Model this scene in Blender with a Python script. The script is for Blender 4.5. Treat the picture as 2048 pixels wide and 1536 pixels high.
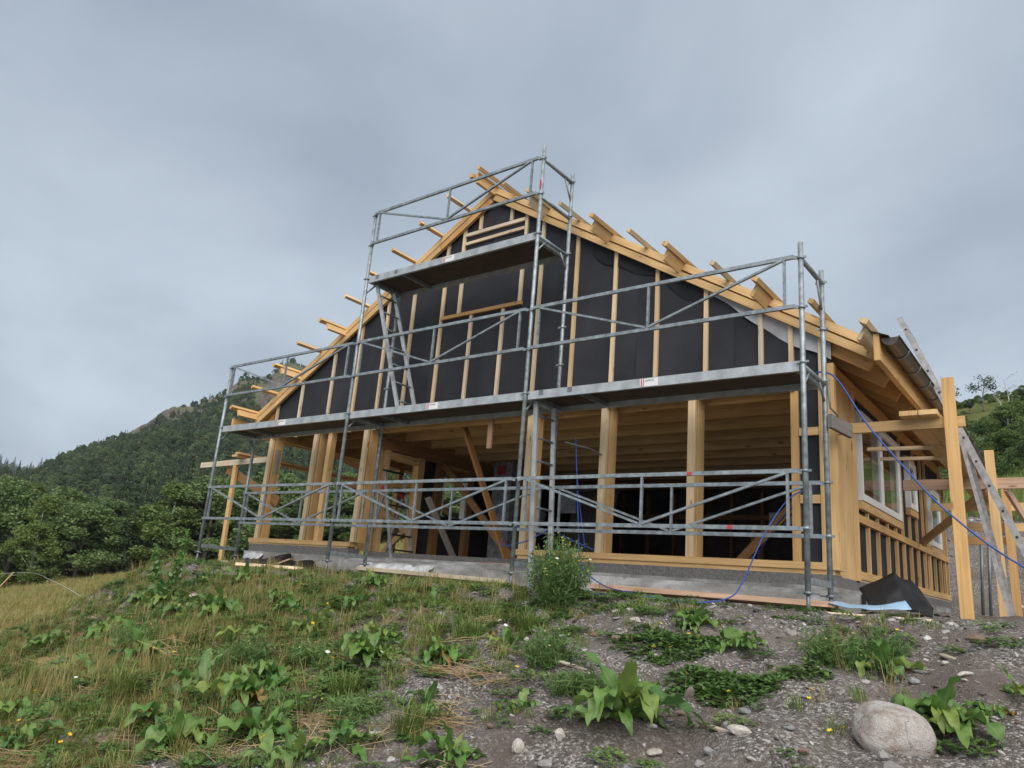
import bpy, math, random
import numpy as np
from mathutils import Vector, Matrix, Euler

for o in list(bpy.data.objects):
    bpy.data.objects.remove(o)
scene = bpy.context.scene
COL = scene.collection
R = math.radians
rnd = random.Random(7)
nrg = np.random.default_rng(11)

# ------------------------------------------------------------------ camera
cam_d = bpy.data.cameras.new('camera')
cam = bpy.data.objects.new('camera', cam_d)
COL.objects.link(cam)
CAM = Vector((4.9982, -6.5274, -2.1577))
YAW, PITCH, ROLL = -0.6729, 0.2653, 0.0833
_f = Vector((math.sin(YAW) * math.cos(PITCH), math.cos(YAW) * math.cos(PITCH), math.sin(PITCH)))
_r0 = Vector((math.cos(YAW), -math.sin(YAW), 0))
_u0 = _r0.cross(_f)
_r = _r0 * math.cos(ROLL) + _u0 * math.sin(ROLL)
_u = -_r0 * math.sin(ROLL) + _u0 * math.cos(ROLL)
cam.matrix_world = Matrix(((_r.x, _u.x, -_f.x, CAM.x), (_r.y, _u.y, -_f.y, CAM.y), (_r.z, _u.z, -_f.z, CAM.z), (0, 0, 0, 1)))
cam_d.sensor_width = 36.0
cam_d.lens = 36.0 * 1502.36 / 2048
cam_d.clip_start = 0.1
cam_d.clip_end = 5000
scene.camera = cam

# ------------------------------------------------------------------ sky, sun, exposure
SUN_EL, SUN_AZ = 46.0, 138.0          # azimuth measured clockwise from +Y
world = bpy.data.worlds.new('World')
scene.world = world
world.use_nodes = True
wt = world.node_tree
for n in list(wt.nodes):
    wt.nodes.remove(n)
def wn(t, **k):
    n = wt.nodes.new(t)
    for a, b in k.items():
        setattr(n, a, b)
    return n
wl = wt.links.new
w_out = wn('ShaderNodeOutputWorld')
w_bg = wn('ShaderNodeBackground')
w_bg.inputs['Strength'].default_value = 0.0705
sky = wn('ShaderNodeTexSky', sky_type='NISHITA', sun_disc=False)
sky.sun_elevation = R(SUN_EL)
sky.sun_rotation = R(SUN_AZ)
sky.air_density = 1.0
sky.dust_density = 3.0
geo = wn('ShaderNodeTexCoord')
sep = wn('ShaderNodeSeparateXYZ')
wl(geo.outputs['Generated'], sep.inputs[0])
zc = wn('ShaderNodeMath', operation='MAXIMUM'); wl(sep.outputs['Z'], zc.inputs[0]); zc.inputs[1].default_value = 0.0
za = wn('ShaderNodeMath', operation='ADD'); wl(zc.outputs[0], za.inputs[0]); za.inputs[1].default_value = 0.34
dx = wn('ShaderNodeMath', operation='DIVIDE'); wl(sep.outputs['X'], dx.inputs[0]); wl(za.outputs[0], dx.inputs[1])
dy = wn('ShaderNodeMath', operation='DIVIDE'); wl(sep.outputs['Y'], dy.inputs[0]); wl(za.outputs[0], dy.inputs[1])
cmb = wn('ShaderNodeCombineXYZ'); wl(dx.outputs[0], cmb.inputs[0]); wl(dy.outputs[0], cmb.inputs[1])
mp = wn('ShaderNodeMapping'); mp.inputs['Location'].default_value = (9.4, 1.2, 0.4); wl(cmb.outputs[0], mp.inputs[0])
nz = wn('ShaderNodeTexNoise'); nz.inputs['Scale'].default_value = 1.6; nz.inputs['Detail'].default_value = 7; nz.inputs['Roughness'].default_value = 0.5; nz.inputs['Distortion'].default_value = 0.25
wl(mp.outputs[0], nz.inputs['Vector'])
nz2 = wn('ShaderNodeTexNoise'); nz2.inputs['Scale'].default_value = 0.8; nz2.inputs['Detail'].default_value = 3; nz2.inputs['Roughness'].default_value = 0.45
wl(mp.outputs[0], nz2.inputs['Vector'])
mixn = wn('ShaderNodeMath', operation='MULTIPLY_ADD'); wl(nz.outputs['Fac'], mixn.inputs[0]); mixn.inputs[1].default_value = 0.62
m45 = wn('ShaderNodeMath', operation='MULTIPLY'); wl(nz2.outputs['Fac'], m45.inputs[0]); m45.inputs[1].default_value = 0.40
wl(m45.outputs[0], mixn.inputs[2])
ramp = wn('ShaderNodeValToRGB')
cr = ramp.color_ramp
cr.elements[0].position = 0.38; cr.elements[0].color = (1.85, 2.2, 2.64, 1)
cr.elements[1].position = 0.66; cr.elements[1].color = (3.2, 3.65, 4.17, 1)
e = cr.elements.new(0.52); e.color = (2.48, 2.86, 3.30, 1)
wl(mixn.outputs[0], ramp.inputs[0])
# thin deck of cloud: a little of the blue sky mixes in
mixc = wn('ShaderNodeMixRGB'); mixc.inputs[0].default_value = 0.95
wl(sky.outputs[0], mixc.inputs[1]); wl(ramp.outputs[0], mixc.inputs[2])
wl(mixc.outputs[0], w_bg.inputs['Color'])
wl(w_bg.outputs[0], w_out.inputs[0])

sun_d = bpy.data.lights.new('sun', 'SUN')
sun_d.energy = 1.5
sun_d.angle = R(75)
sun_d.color = (1.0, 0.95, 0.88)
sun = bpy.data.objects.new('sun', sun_d)
COL.objects.link(sun)
_sd = Vector((math.sin(R(SUN_AZ)) * math.cos(R(SUN_EL)), math.cos(R(SUN_AZ)) * math.cos(R(SUN_EL)), math.sin(R(SUN_EL))))
sun.rotation_euler = _sd.to_track_quat('Z', 'Y').to_euler()
sun.location = (8, -14, 14)

vs = scene.view_settings
vs.view_transform = 'Standard'
vs.look = 'None'
vs.exposure = 1.47
vs.gamma = 1.0
vs.use_curve_mapping = False

# ------------------------------------------------------------------ materials
MATS = {}
def new_mat(name):
    m = bpy.data.materials.new(name)
    m.use_nodes = True
    nt = m.node_tree
    b = nt.nodes['Principled BSDF']
    MATS[name] = m
    return m, nt, b
def nn(nt, t, **k):
    n = nt.nodes.new(t)
    for a, b in k.items():
        setattr(n, a, b)
    return n
def ramp_node(nt, stops):
    r = nn(nt, 'ShaderNodeValToRGB')
    c = r.color_ramp
    while len(c.elements) > 1:
        c.elements.remove(c.elements[-1])
    c.elements[0].position, c.elements[0].color = stops[0][0], (*stops[0][1], 1)
    for p, col in stops[1:]:
        e = c.elements.new(p); e.color = (*col, 1)
    return r
def mixrgb(nt, fac, a, b, mode='MIX'):
    m = nn(nt, 'ShaderNodeMixRGB', blend_type=mode)
    for i, v in ((0, fac), (1, a), (2, b)):
        if isinstance(v, (int, float)):
            m.inputs[i].default_value = v
        elif isinstance(v, tuple):
            m.inputs[i].default_value = (*v, 1)
        else:
            nt.links.new(v, m.inputs[i])
    return m.outputs[0]
def noise(nt, vec, scale, detail=3, rough=0.5, dist=0.0):
    n = nn(nt, 'ShaderNodeTexNoise')
    n.inputs['Scale'].default_value = scale; n.inputs['Detail'].default_value = detail
    n.inputs['Roughness'].default_value = rough; n.inputs['Distortion'].default_value = dist
    if vec is not None:
        nt.links.new(vec, n.inputs['Vector'])
    return n.outputs['Fac']
def bump(nt, b, h, strength=0.3, dist=0.01):
    n = nn(nt, 'ShaderNodeBump'); n.inputs['Strength'].default_value = strength; n.inputs['Distance'].default_value = dist
    nt.links.new(h, n.inputs['Height']); nt.links.new(n.outputs[0], b.inputs['Normal'])

def wood(name, light, dark, knots=0.85, rough=0.62, var=0.22):
    m, nt, b = new_mat(name)
    L = nt.links.new
    uv = nn(nt, 'ShaderNodeUVMap')
    oi = nn(nt, 'ShaderNodeObjectInfo')
    mul = nn(nt, 'ShaderNodeVectorMath', operation='MULTIPLY_ADD')
    cx = nn(nt, 'ShaderNodeCombineXYZ'); L(oi.outputs['Random'], cx.inputs[0]); L(oi.outputs['Random'], cx.inputs[1])
    L(cx.outputs[0], mul.inputs[0]); mul.inputs[1].default_value = (37.0, 11.0, 0); L(uv.outputs[0], mul.inputs[2])
    mp1 = nn(nt, 'ShaderNodeMapping'); mp1.inputs['Scale'].default_value = (1.3, 42, 1); L(mul.outputs[0], mp1.inputs[0])
    g = noise(nt, mp1.outputs[0], 1.0, 4, 0.6, 0.6)
    rp = ramp_node(nt, [(0.30, dark), (0.55, light), (0.8, tuple(min(1, c * 1.08) for c in light))])
    L(g, rp.inputs[0])
    mp2 = nn(nt, 'ShaderNodeMapping'); mp2.inputs['Scale'].default_value = (1.0, 2.2, 1); L(mul.outputs[0], mp2.inputs[0])
    big = noise(nt, mp2.outputs[0], 1.5, 2)
    rb = ramp_node(nt, [(0.3, (1 - var,) * 3), (0.7, (1 + var * 0.3,) * 3)]); L(big, rb.inputs[0])
    c1 = mixrgb(nt, 1.0, rp.outputs[0], rb.outputs[0], 'MULTIPLY')
    # per-board tint
    rr = ramp_node(nt, [(0.0, (0.80, 0.78, 0.74)), (0.25, (1, 1, 1)), (0.5, (1.0, 0.90, 0.76)), (0.75, (1.06, 1.06, 1.08)), (1.0, (0.94, 0.84, 0.72))]); L(oi.outputs['Random'], rr.inputs[0])
    c2 = mixrgb(nt, 1.0, c1, rr.outputs[0], 'MULTIPLY')
    mp3 = nn(nt, 'ShaderNodeMapping'); mp3.inputs['Scale'].default_value = (2.6, 9.0, 1); L(mul.outputs[0], mp3.inputs[0])
    vo = nn(nt, 'ShaderNodeTexVoronoi'); vo.inputs['Scale'].default_value = 1.0; L(mp3.outputs[0], vo.inputs['Vector'])
    rk = ramp_node(nt, [(0.06, (1, 1, 1)), (0.16, (0, 0, 0))]); L(vo.outputs['Distance'], rk.inputs[0])
    kf = nn(nt, 'ShaderNodeMath', operation='MULTIPLY'); L(rk.outputs[0], kf.inputs[0]); kf.inputs[1].default_value = knots
    c3 = mixrgb(nt, kf.outputs[0], c2, tuple(c * 0.42 for c in dark))
    L(c3, b.inputs['Base Color'])
    b.inputs['Roughness'].default_value = rough
    b.inputs['Specular IOR Level'].default_value = 0.25
    bump(nt, b, g, 0.15, 0.003)
    return m
wood('wood_yellow', (0.70, 0.475, 0.235), (0.57, 0.35, 0.15))
wood('wood_pale', (0.72, 0.58, 0.39), (0.6, 0.45, 0.27))
wood('wood_orange', (0.62, 0.36, 0.15), (0.5, 0.26, 0.095))
wood('wood_pink', (0.58, 0.40, 0.29), (0.44, 0.28, 0.19))
wood('wood_white', (0.72, 0.62, 0.48), (0.6, 0.49, 0.35))
wood('wood_grey', (0.27, 0.25, 0.23), (0.17, 0.15, 0.14), 0.3)
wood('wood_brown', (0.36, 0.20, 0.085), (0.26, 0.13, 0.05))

def simple(name, col, rough=0.6, metal=0.0, ns=0, amt=0.25, bumpy=0.0, spec=0.5, dist=0.01, detail=4):
    m, nt, b = new_mat(name)
    b.inputs['Roughness'].default_value = rough
    b.inputs['Metallic'].default_value = metal
    b.inputs['Specular IOR Level'].default_value = spec
    b.inputs['Base Color'].default_value = (*col, 1)
    if ns:
        tc = nn(nt, 'ShaderNodeTexCoord')
        f = noise(nt, tc.outputs['Object'], ns, detail, 0.6)
        rp = ramp_node(nt, [(0.3, tuple(c * (1 - amt) for c in col)), (0.7, tuple(min(1, c * (1 + amt)) for c in col))])
        nt.links.new(f, rp.inputs[0]); nt.links.new(rp.outputs[0], b.inputs['Base Color'])
        if bumpy:
            bump(nt, b, f, bumpy, dist)
    return m
simple('galvanised', (0.27, 0.305, 0.325), 0.46, 0.45, 14, 0.4)
simple('galvanised_dark', (0.18, 0.20, 0.215), 0.5, 0.5, 9, 0.3)
simple('aluminium', (0.46, 0.48, 0.49), 0.42, 0.5, 8, 0.22)
simple('aluminium_dull', (0.37, 0.36, 0.36), 0.5, 0.5, 12, 0.35)
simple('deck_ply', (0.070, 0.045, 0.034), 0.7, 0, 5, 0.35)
simple('sticker_white', (0.74, 0.74, 0.76), 0.5)
simple('sticker_red', (0.45, 0.05, 0.06), 0.5)
simple('ink', (0.03, 0.03, 0.035), 0.6)
simple('black_plastic', (0.012, 0.012, 0.013), 0.45)
simple('hose_blue', (0.02, 0.07, 0.30), 0.5)
simple('membrane_black', (0.007, 0.007, 0.008), 0.55, 0, 8, 0.3, 0.25, spec=0.3)
simple('membrane_blue', (0.26, 0.40, 0.54), 0.45, 0, 6, 0.12, 0.2)
simple('plastic_white', (0.58, 0.59, 0.61), 0.4, 0, 9, 0.3, 0.3)
simple('window_white', (0.86, 0.86, 0.86), 0.35)
simple('wind_barrier', (0.40, 0.40, 0.42), 0.6, 0, 7, 0.15, 0.4)
simple('gutter_metal', (0.10, 0.085, 0.075), 0.33, 0.65, 5, 0.25)
simple('block_grey', (0.155, 0.15, 0.145), 0.9, 0, 40, 0.35, 0.5)
simple('roof_underlay', (0.03, 0.03, 0.032), 0.6, 0, 3, 0.3)
simple('rope_grey', (0.25, 0.24, 0.22), 0.8)
simple('red_plastic', (0.40, 0.02, 0.03), 0.4)
simple('plastic_wrap', (0.30, 0.30, 0.31), 0.35, 0, 14, 0.6, 0.5)
simple('felt_roll', (0.10, 0.10, 0.105), 0.8, 0, 4, 0.4)

# asphalt-impregnated fibreboard: near black, with faint scuffs
m, nt, b = new_mat('fibreboard')
tc = nn(nt, 'ShaderNodeTexCoord')
f1 = noise(nt, tc.outputs['Object'], 1.6, 5, 0.6)
r1 = ramp_node(nt, [(0.3, (0.022, 0.0225, 0.028)), (0.7, (0.042, 0.043, 0.052))]); nt.links.new(f1, r1.inputs[0])
f2 = noise(nt, tc.outputs['Object'], 22, 6, 0.75)
r2 = ramp_node(nt, [(0.66, (0, 0, 0)), (0.80, (1, 1, 1))]); nt.links.new(f2, r2.inputs[0])
f3 = noise(nt, tc.outputs['Object'], 1.1, 2)
r3 = ramp_node(nt, [(0.46, (0, 0, 0)), (0.62, (0.75, 0.75, 0.75))]); nt.links.new(f3, r3.inputs[0])
mm = nn(nt, 'ShaderNodeMath', operation='MULTIPLY'); nt.links.new(r2.outputs[0], mm.inputs[0]); nt.links.new(r3.outputs[0], mm.inputs[1])
nt.links.new(mixrgb(nt, mm.outputs[0], r1.outputs[0], (0.17, 0.16, 0.15)), b.inputs['Base Color'])
b.inputs['Roughness'].default_value = 0.8
b.inputs['Specular IOR Level'].default_value = 0.2

# concrete with pale lime bloom and damp stains
m, nt, b = new_mat('concrete')
tc = nn(nt, 'ShaderNodeTexCoord')
mpc = nn(nt, 'ShaderNodeMapping'); mpc.inputs['Scale'].default_value = (1, 1, 2.4); nt.links.new(tc.outputs['Object'], mpc.inputs[0])
f1 = noise(nt, mpc.outputs[0], 1.7, 6, 0.62, 0.4)
r1 = ramp_node(nt, [(0.34, (0.15, 0.145, 0.14)), (0.5, (0.29, 0.285, 0.275)), (0.66, (0.48, 0.48, 0.48))]); nt.links.new(f1, r1.inputs[0])
f2 = noise(nt, tc.outputs['Object'], 45, 4)
nt.links.new(mixrgb(nt, 0.25, r1.outputs[0], f2, 'OVERLAY'), b.inputs['Base Color'])
b.inputs['Roughness'].default_value = 0.88
bump(nt, b, f2, 0.25, 0.004)

# glass pane of a window
m, nt, b = new_mat('glass')
b.inputs['Base Color'].default_value = (0.92, 0.96, 0.95, 1)
b.inputs['Roughness'].default_value = 0.02
b.inputs['Transmission Weight'].default_value = 1.0
b.inputs['IOR'].default_value = 1.45
b.inputs['Alpha'].default_value = 1.0

# ------------------------------------------------------------------ mesh building helpers
WLOC = {}          # world location of every object built (no parent is rotated while building)
class MB:
    def __init__(s):
        s.v = []; s.f = []; s.uv = []; s.sm = []
    def face(s, idx, uvs=None, smooth=False):
        s.f.append(tuple(idx)); s.uv.append(uvs if uvs else [(0, 0)] * len(idx)); s.sm.append(smooth)
    def frame(s, p0, p1, up):
        p0 = Vector(p0); p1 = Vector(p1)
        d = (p1 - p0); L = d.length; d = d / L
        up = Vector(up)
        side = d.cross(up)
        if side.length < 1e-4:
            side = d.cross(Vector((1, 0, 0)))
        side.normalize(); u = side.cross(d).normalized()
        return p0, p1, d, side, u, L
    def beam(s, p0, p1, w, h, up=(0, 0, 1)):
        """rectangular timber: w across, h along up"""
        p0, p1, d, sd, u, L = s.frame(p0, p1, up)
        base = len(s.v)
        for p in (p0, p1):
            for a, c in ((-1, -1), (1, -1), (1, 1), (-1, 1)):
                s.v.append(p + sd * (a * w / 2) + u * (c * h / 2))
        girth = [0, w, w + h, 2 * w + h, 2 * w + 2 * h]
        for i in range(4):
            j = (i + 1) % 4
            s.face((base + i, base + 4 + i, base + 4 + j, base + j), [(0, girth[i]), (L, girth[i]), (L, girth[i + 1]), (0, girth[i + 1])])
        s.face((base, base + 1, base + 2, base + 3), [(0, 0), (0.03, w), (0.06, w), (0.03, 0)])
        s.face((base + 7, base + 6, base + 5, base + 4), [(L, 0), (L + .03, w), (L + .06, w), (L + .03, 0)])
        return s
    def box(s, x0, x1, y0, y1, z0, z1):
        dx, dy, dz = x1 - x0, y1 - y0, z1 - z0
        if dx >= dy and dx >= dz:
            return s.beam((x0, (y0 + y1) / 2, (z0 + z1) / 2), (x1, (y0 + y1) / 2, (z0 + z1) / 2), dy, dz)
        if dy >= dz:
            return s.beam(((x0 + x1) / 2, y0, (z0 + z1) / 2), ((x0 + x1) / 2, y1, (z0 + z1) / 2), dx, dz)
        return s.beam(((x0 + x1) / 2, (y0 + y1) / 2, z0), ((x0 + x1) / 2, (y0 + y1) / 2, z1), dx, dy, (0, 1, 0))
    def tube(s, pts, r, n=8, r2=None, caps=True):
        pts = [Vector(p) for p in pts]
        k = len(pts); base = len(s.v); acc = 0
        prev = None
        for i, p in enumerate(pts):
            d = (pts[min(i + 1, k - 1)] - pts[max(i - 1, 0)]).normalized()
            if prev is None:
                a = d.cross(Vector((0, 0, 1)))
                if a.length < 1e-3:
                    a = d.cross(Vector((1, 0, 0)))
                a.normalize()
            else:
                a = (prev - d * prev.dot(d)).normalized()
            prev = a; c = d.cross(a)
            rr = r if r2 is None else r + (r2 - r) * i / (k - 1)
            for j in range(n):
                t = 2 * math.pi * j / n
                s.v.append(p + a * (rr * math.cos(t)) + c * (rr * math.sin(t)))
        for i in range(k - 1):
            l0 = acc; acc += (pts[i + 1] - pts[i]).length
            for j in range(n):
                j2 = (j + 1) % n
                s.face((base + i * n + j, base + i * n + j2, base + (i + 1) * n + j2, base + (i + 1) * n + j), [(l0, j / n * .1), (l0, (j + 1) / n * .1), (acc, (j + 1) / n * .1), (acc, j / n * .1)], n > 5)
        if caps:
            s.face([base + j for j in range(n)][::-1]); s.face([base + (k - 1) * n + j for j in range(n)])
        return s
    def prism(s, poly, axis, a0, a1):
        """extrude a polygon given in the plane normal to axis ('x' or 'y') between a0 and a1"""
        n = len(poly); base = len(s.v)
        for a in (a0, a1):
            for p, q in poly:
                s.v.append(Vector((p, a, q)) if axis == 'y' else (Vector((a, p, q)) if axis == 'x' else Vector((p, q, a))))
        uv0 = [(p, q) for p, q in poly]
        s.face([base + i for i in range(n)], uv0); s.face([base + n + i for i in range(n)][::-1], uv0[::-1])
        for i in range(n):
            j = (i + 1) % n
            l = math.dist(poly[i], poly[j])
            s.face((base + j, base + i, base + n + i, base + n + j), [(l, 0), (0, 0), (0, a1 - a0), (l, a1 - a0)])
        return s
    def grid(s, fn, nu, nv, smooth=True):
        base = len(s.v)
        for i in range(nu + 1):
            for j in range(nv + 1):
                s.v.append(Vector(fn(i / nu, j / nv)))
        for i in range(nu):
            for j in range(nv):
                a = base + i * (nv + 1) + j
                s.face((a, a + nv + 1, a + nv + 2, a + 1), [(i / nu, j / nv), ((i + 1) / nu, j / nv), ((i + 1) / nu, (j + 1) / nv), (i / nu, (j + 1) / nv)], smooth)
        return s
    def mesh(s, name, origin):
        me = bpy.data.meshes.new(name)
        me.from_pydata([v - origin for v in s.v], [], s.f)
        uvl = me.uv_layers.new(name='UVMap')
        flat = [c for f in s.uv for uv in f for c in uv]
        uvl.data.foreach_set('uv', flat)
        me.polygons.foreach_set('use_smooth', s.sm)
        me.update()
        return me
    def build(s, name, mat, parent=None, origin=None, **props):
        if origin is None:
            n = len(s.v)
            lo = Vector((min(v.x for v in s.v), min(v.y for v in s.v), min(v.z for v in s.v)))
            hi = Vector((max(v.x for v in s.v), max(v.y for v in s.v), max(v.z for v in s.v)))
            origin = (lo + hi) / 2
            if parent is None:
                origin.z = lo.z
        origin = Vector(origin)
        me = s.mesh(name, origin)
        if mat:
            me.materials.append(MATS[mat] if isinstance(mat, str) else mat)
        return place(name, me, origin, parent, **props)
def place(name, data, loc, parent=None, rot=None, scale=None, **props):
    """link an object; loc is a world location"""
    o = bpy.data.objects.new(name, data)
    COL.objects.link(o)
    loc = Vector(loc)
    if parent is not None:
        o.parent = parent
        o.location = loc - WLOC[parent.name]
    else:
        o.location = loc
    WLOC[o.name] = loc
    if rot is not None:
        o.rotation_euler = rot
    if scale is not None:
        o.scale = scale if not isinstance(scale, (int, float)) else (scale,) * 3
    for k, v in props.items():
        if v is not None:
            o[k] = v
    return o
def thing(name, loc, label, category, group=None):
    return place(name, None, loc, None, label=label, category=category, group=group)
def bm(p0, p1, w, h, up=(0, 0, 1)):
    return MB().beam(p0, p1, w, h, up)
def bx(*a):
    return MB().box(*a)
def tb(pts, r, n=8):
    return MB().tube(pts, r, n)
def fast_mesh(name, verts, quads=None, tris=None, mats=(), mat_idx=None, smooth=False, uvs=None):
    """mesh from numpy arrays"""
    me = bpy.data.meshes.new(name)
    verts = np.asarray(verts, np.float32)
    me.vertices.add(len(verts)); me.vertices.foreach_set('co', verts.ravel())
    nq = 0 if quads is None else len(quads); ntr = 0 if tris is None else len(tris)
    loops = np.concatenate([np.asarray(quads, np.int32).ravel() if nq else np.zeros(0, np.int32), np.asarray(tris, np.int32).ravel() if ntr else np.zeros(0, np.int32)])
    me.loops.add(len(loops)); me.loops.foreach_set('vertex_index', loops)
    st = np.concatenate([np.arange(nq) * 4, nq * 4 + np.arange(ntr) * 3]).astype(np.int32)
    tot = np.concatenate([np.full(nq, 4), np.full(ntr, 3)]).astype(np.int32)
    me.polygons.add(nq + ntr)
    me.polygons.foreach_set('loop_start', st); me.polygons.foreach_set('loop_total', tot)
    if mat_idx is not None:
        me.polygons.foreach_set('material_index', np.asarray(mat_idx, np.int32))
    if smooth:
        me.polygons.foreach_set('use_smooth', np.ones(nq + ntr, bool))
    if uvs is not None:
        uvl = me.uv_layers.new(name='UVMap'); uvl.data.foreach_set('uv', np.asarray(uvs, np.float32).ravel())
    me.update(calc_edges=True)
    for mt in mats:
        me.materials.append(MATS[mt])
    return me
# ------------------------------------------------------------------ terrain
def sm(a, b, x):
    t = np.clip((x - a) / (b - a), 0, 1)
    return t * t * (3 - 2 * t)
_perm = np.random.default_rng(3).random((64, 64))
def vnoise(x, y, s, off=0.0):
    x = np.asarray(x, float) * s + off; y = np.asarray(y, float) * s + off * 1.7
    xi = np.floor(x).astype(int); yi = np.floor(y).astype(int)
    fx = x - xi; fy = y - yi
    fx = fx * fx * (3 - 2 * fx); fy = fy * fy * (3 - 2 * fy)
    g = lambda a, b: _perm[a % 64, b % 64]
    return (g(xi, yi) * (1 - fx) + g(xi + 1, yi) * fx) * (1 - fy) + (g(xi, yi + 1) * (1 - fx) + g(xi + 1, yi + 1) * fx) * fy - 0.5
def base_h(x, y):
    x = np.asarray(x, float); y = np.asarray(y, float)
    gx = np.where(x > 5, 0.02 * (np.minimum(x, 60) - 5), 0.085 * (np.maximum(x, -70) - 5))
    yy = np.clip(y, -40, 30)
    nat = -3.75 + gx + 0.2067 * (yy + 6.5)
    dx = np.maximum(0, -7.35 - x); dy = np.maximum(0, -0.5 - y)
    dc = np.maximum(0, ((-6.5 - x) + (-0.25 - y)) * 0.707)
    d = np.maximum(np.maximum(dx, dy), dc)
    pad = -2.168 + 0.05 * sm(-0.2, 0.7, y) + 0.006 * np.minimum(0, x) - (0.34 + 0.32 * sm(-1.6, -5.2, x)) * d
    k = 0.3
    df = np.abs(nat - pad)
    soft = np.where(df < k, (k - df) ** 2 / (4 * k), 0)
    fill = np.maximum(nat, pad) + soft
    yard = (1 - sm(8.6, 12.5, y)) * (1 - sm(7, 20, x)) * sm(-15, -9, x)
    h = fill * (1 - yard) + yard * np.where(nat > pad, pad + soft, fill)
    hill = np.where(y < 60, np.maximum(y - 30, 0) * 0.33 + np.maximum(y - 45, 0) * 0.11, 11.55 - 0.004 * (np.maximum(y, 60) - 60) ** 2)
    hill = np.maximum(hill, 0)
    h = h + hill * sm(-38, -6, x)
    return h
def ground_h(x, y):
    x = np.asarray(x, float); y = np.asarray(y, float)
    h = base_h(x, y)
    near = sm(-0.2, -1.2, y) + sm(-7, -8, x)
    near = np.clip(near, 0, 1) * 0.75 + 0.25
    flat = 1 - sm(-7.6, -7.2, x) * (1 - sm(3.2, 3.6, x)) * sm(0.5, 0.9, y) * (1 - sm(8, 8.4, y))
    h = h + flat * near * (0.16 * vnoise(x, y, 0.55, 3) + 0.15 * vnoise(x, y, 1.6, 9) + 0.09 * vnoise(x, y, 4.1, 5))
    # small grains only where the mesh is fine
    fine = (1 - sm(9, 14, np.abs(x + 1))) * (1 - sm(3, 6, np.abs(y + 2.5)))
    h = h + fine * (0.038 * vnoise(x, y, 9, 2) + 0.018 * vnoise(x, y, 21, 6))
    return h + sm(15, 40, np.abs(y)) * 1.2 * vnoise(x, y, 0.13, 4)
def gz(x, y):
    return float(ground_h(x, y))

def axis(lo, fine0, fine1, hi, step, growth=1.13):
    mid = list(np.arange(fine0, fine1, step))
    up = []; p = fine1; s = step
    while p < hi:
        up.append(p); s *= growth; p += s
    up.append(hi)
    dn = []; p = fine0 - step; s = step
    while p > lo:
        dn.append(p); s *= growth; p -= s
    dn.append(lo)
    return np.array(dn[::-1] + mid + up)
gx_ = axis(-260, -9.0, 6.2, 160, 0.05)
gy_ = axis(-60, -5.2, 0.9, 190, 0.05)
GX, GY = np.meshgrid(gx_, gy_, indexing='ij')
GZ = ground_h(GX, GY)
nx_, ny_ = GX.shape
gv = np.stack([GX, GY, GZ], -1).reshape(-1, 3)
ii, jj = np.meshgrid(np.arange(nx_ - 1), np.arange(ny_ - 1), indexing='ij')
a_ = (ii * ny_ + jj).ravel()
gq = np.stack([a_, a_ + ny_, a_ + ny_ + 1, a_ + 1], -1)

m, nt, b = new_mat('soil')
L = nt.links.new
geo_ = nn(nt, 'ShaderNodeNewGeometry')
P = geo_.outputs['Position']
sp = nn(nt, 'ShaderNodeSeparateXYZ'); L(P, sp.inputs[0])
f1 = noise(nt, P, 0.9, 5, 0.6)
soil = ramp_node(nt, [(0.30, (0.085, 0.066, 0.055)), (0.5, (0.135, 0.112, 0.097)), (0.72, (0.20, 0.178, 0.160))]); L(f1, soil.inputs[0])
# fine gravel in the soil
vo = nn(nt, 'ShaderNodeTexVoronoi'); vo.inputs['Scale'].default_value = 75; vo.inputs['Randomness'].default_value = 1.0; L(P, vo.inputs['Vector'])
sepv = nn(nt, 'ShaderNodeSeparateColor'); L(vo.outputs['Color'], sepv.inputs[0])
peb = ramp_node(nt, [(0.0, (0.06, 0.05, 0.045)), (0.55, (0.14, 0.125, 0.115)), (0.8, (0.27, 0.255, 0.245)), (1.0, (0.50, 0.48, 0.45))]); L(sepv.outputs[0], peb.inputs[0])
fg = noise(nt, P, 2.3, 4, 0.6)
rg = ramp_node(nt, [(0.36, (0.10, 0.10, 0.10)), (0.60, (0.85, 0.85, 0.85))]); L(fg, rg.inputs[0])
c_s = mixrgb(nt, rg.outputs[0], soil.outputs[0], peb.outputs[0])
# turf colour (grass thatch) in the meadow
ft = noise(nt, P, 0.35, 4, 0.6)
ft2 = noise(nt, P, 6.0, 5, 0.7)
turf = ramp_node(nt, [(0.30, (0.12, 0.125, 0.035)), (0.45, (0.27, 0.21, 0.08)), (0.62, (0.36, 0.265, 0.11)), (0.8, (0.18, 0.18, 0.055))]); L(ft, turf.inputs[0])
turf_b = ramp_node(nt, [(0.3, (0.6, 0.6, 0.6)), (0.7, (1.2, 1.2, 1.2))]); L(ft2, turf_b.inputs[0])
c_t = mixrgb(nt, 1.0, turf.outputs[0], turf_b.outputs[0], 'MULTIPLY')
# where the meadow is: left of the fill, and everywhere well beyond the yard
def mrange(val, a, b_):
    n = nn(nt, 'ShaderNodeMapRange'); n.interpolation_type = 'SMOOTHSTEP'
    L(val, n.inputs[0]); n.inputs[1].default_value = a; n.inputs[2].default_value = b_
    return n.outputs[0]
def mth(op, a, b_):
    n = nn(nt, 'ShaderNodeMath', operation=op)
    for i, v in ((0, a), (1, b_)):
        if isinstance(v, (int, float)): n.inputs[i].default_value = v
        else: L(v, n.inputs[i])
    return n.outputs[0]
lm = mrange(mth('ADD', sp.outputs[0], mth('MULTIPLY', ft2, 2.0)), -5.8, -8.6)
bk = mrange(mth('ADD', sp.outputs[1], mth('MULTIPLY', fg, 6.0)), 17.0, 24.0)
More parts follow.
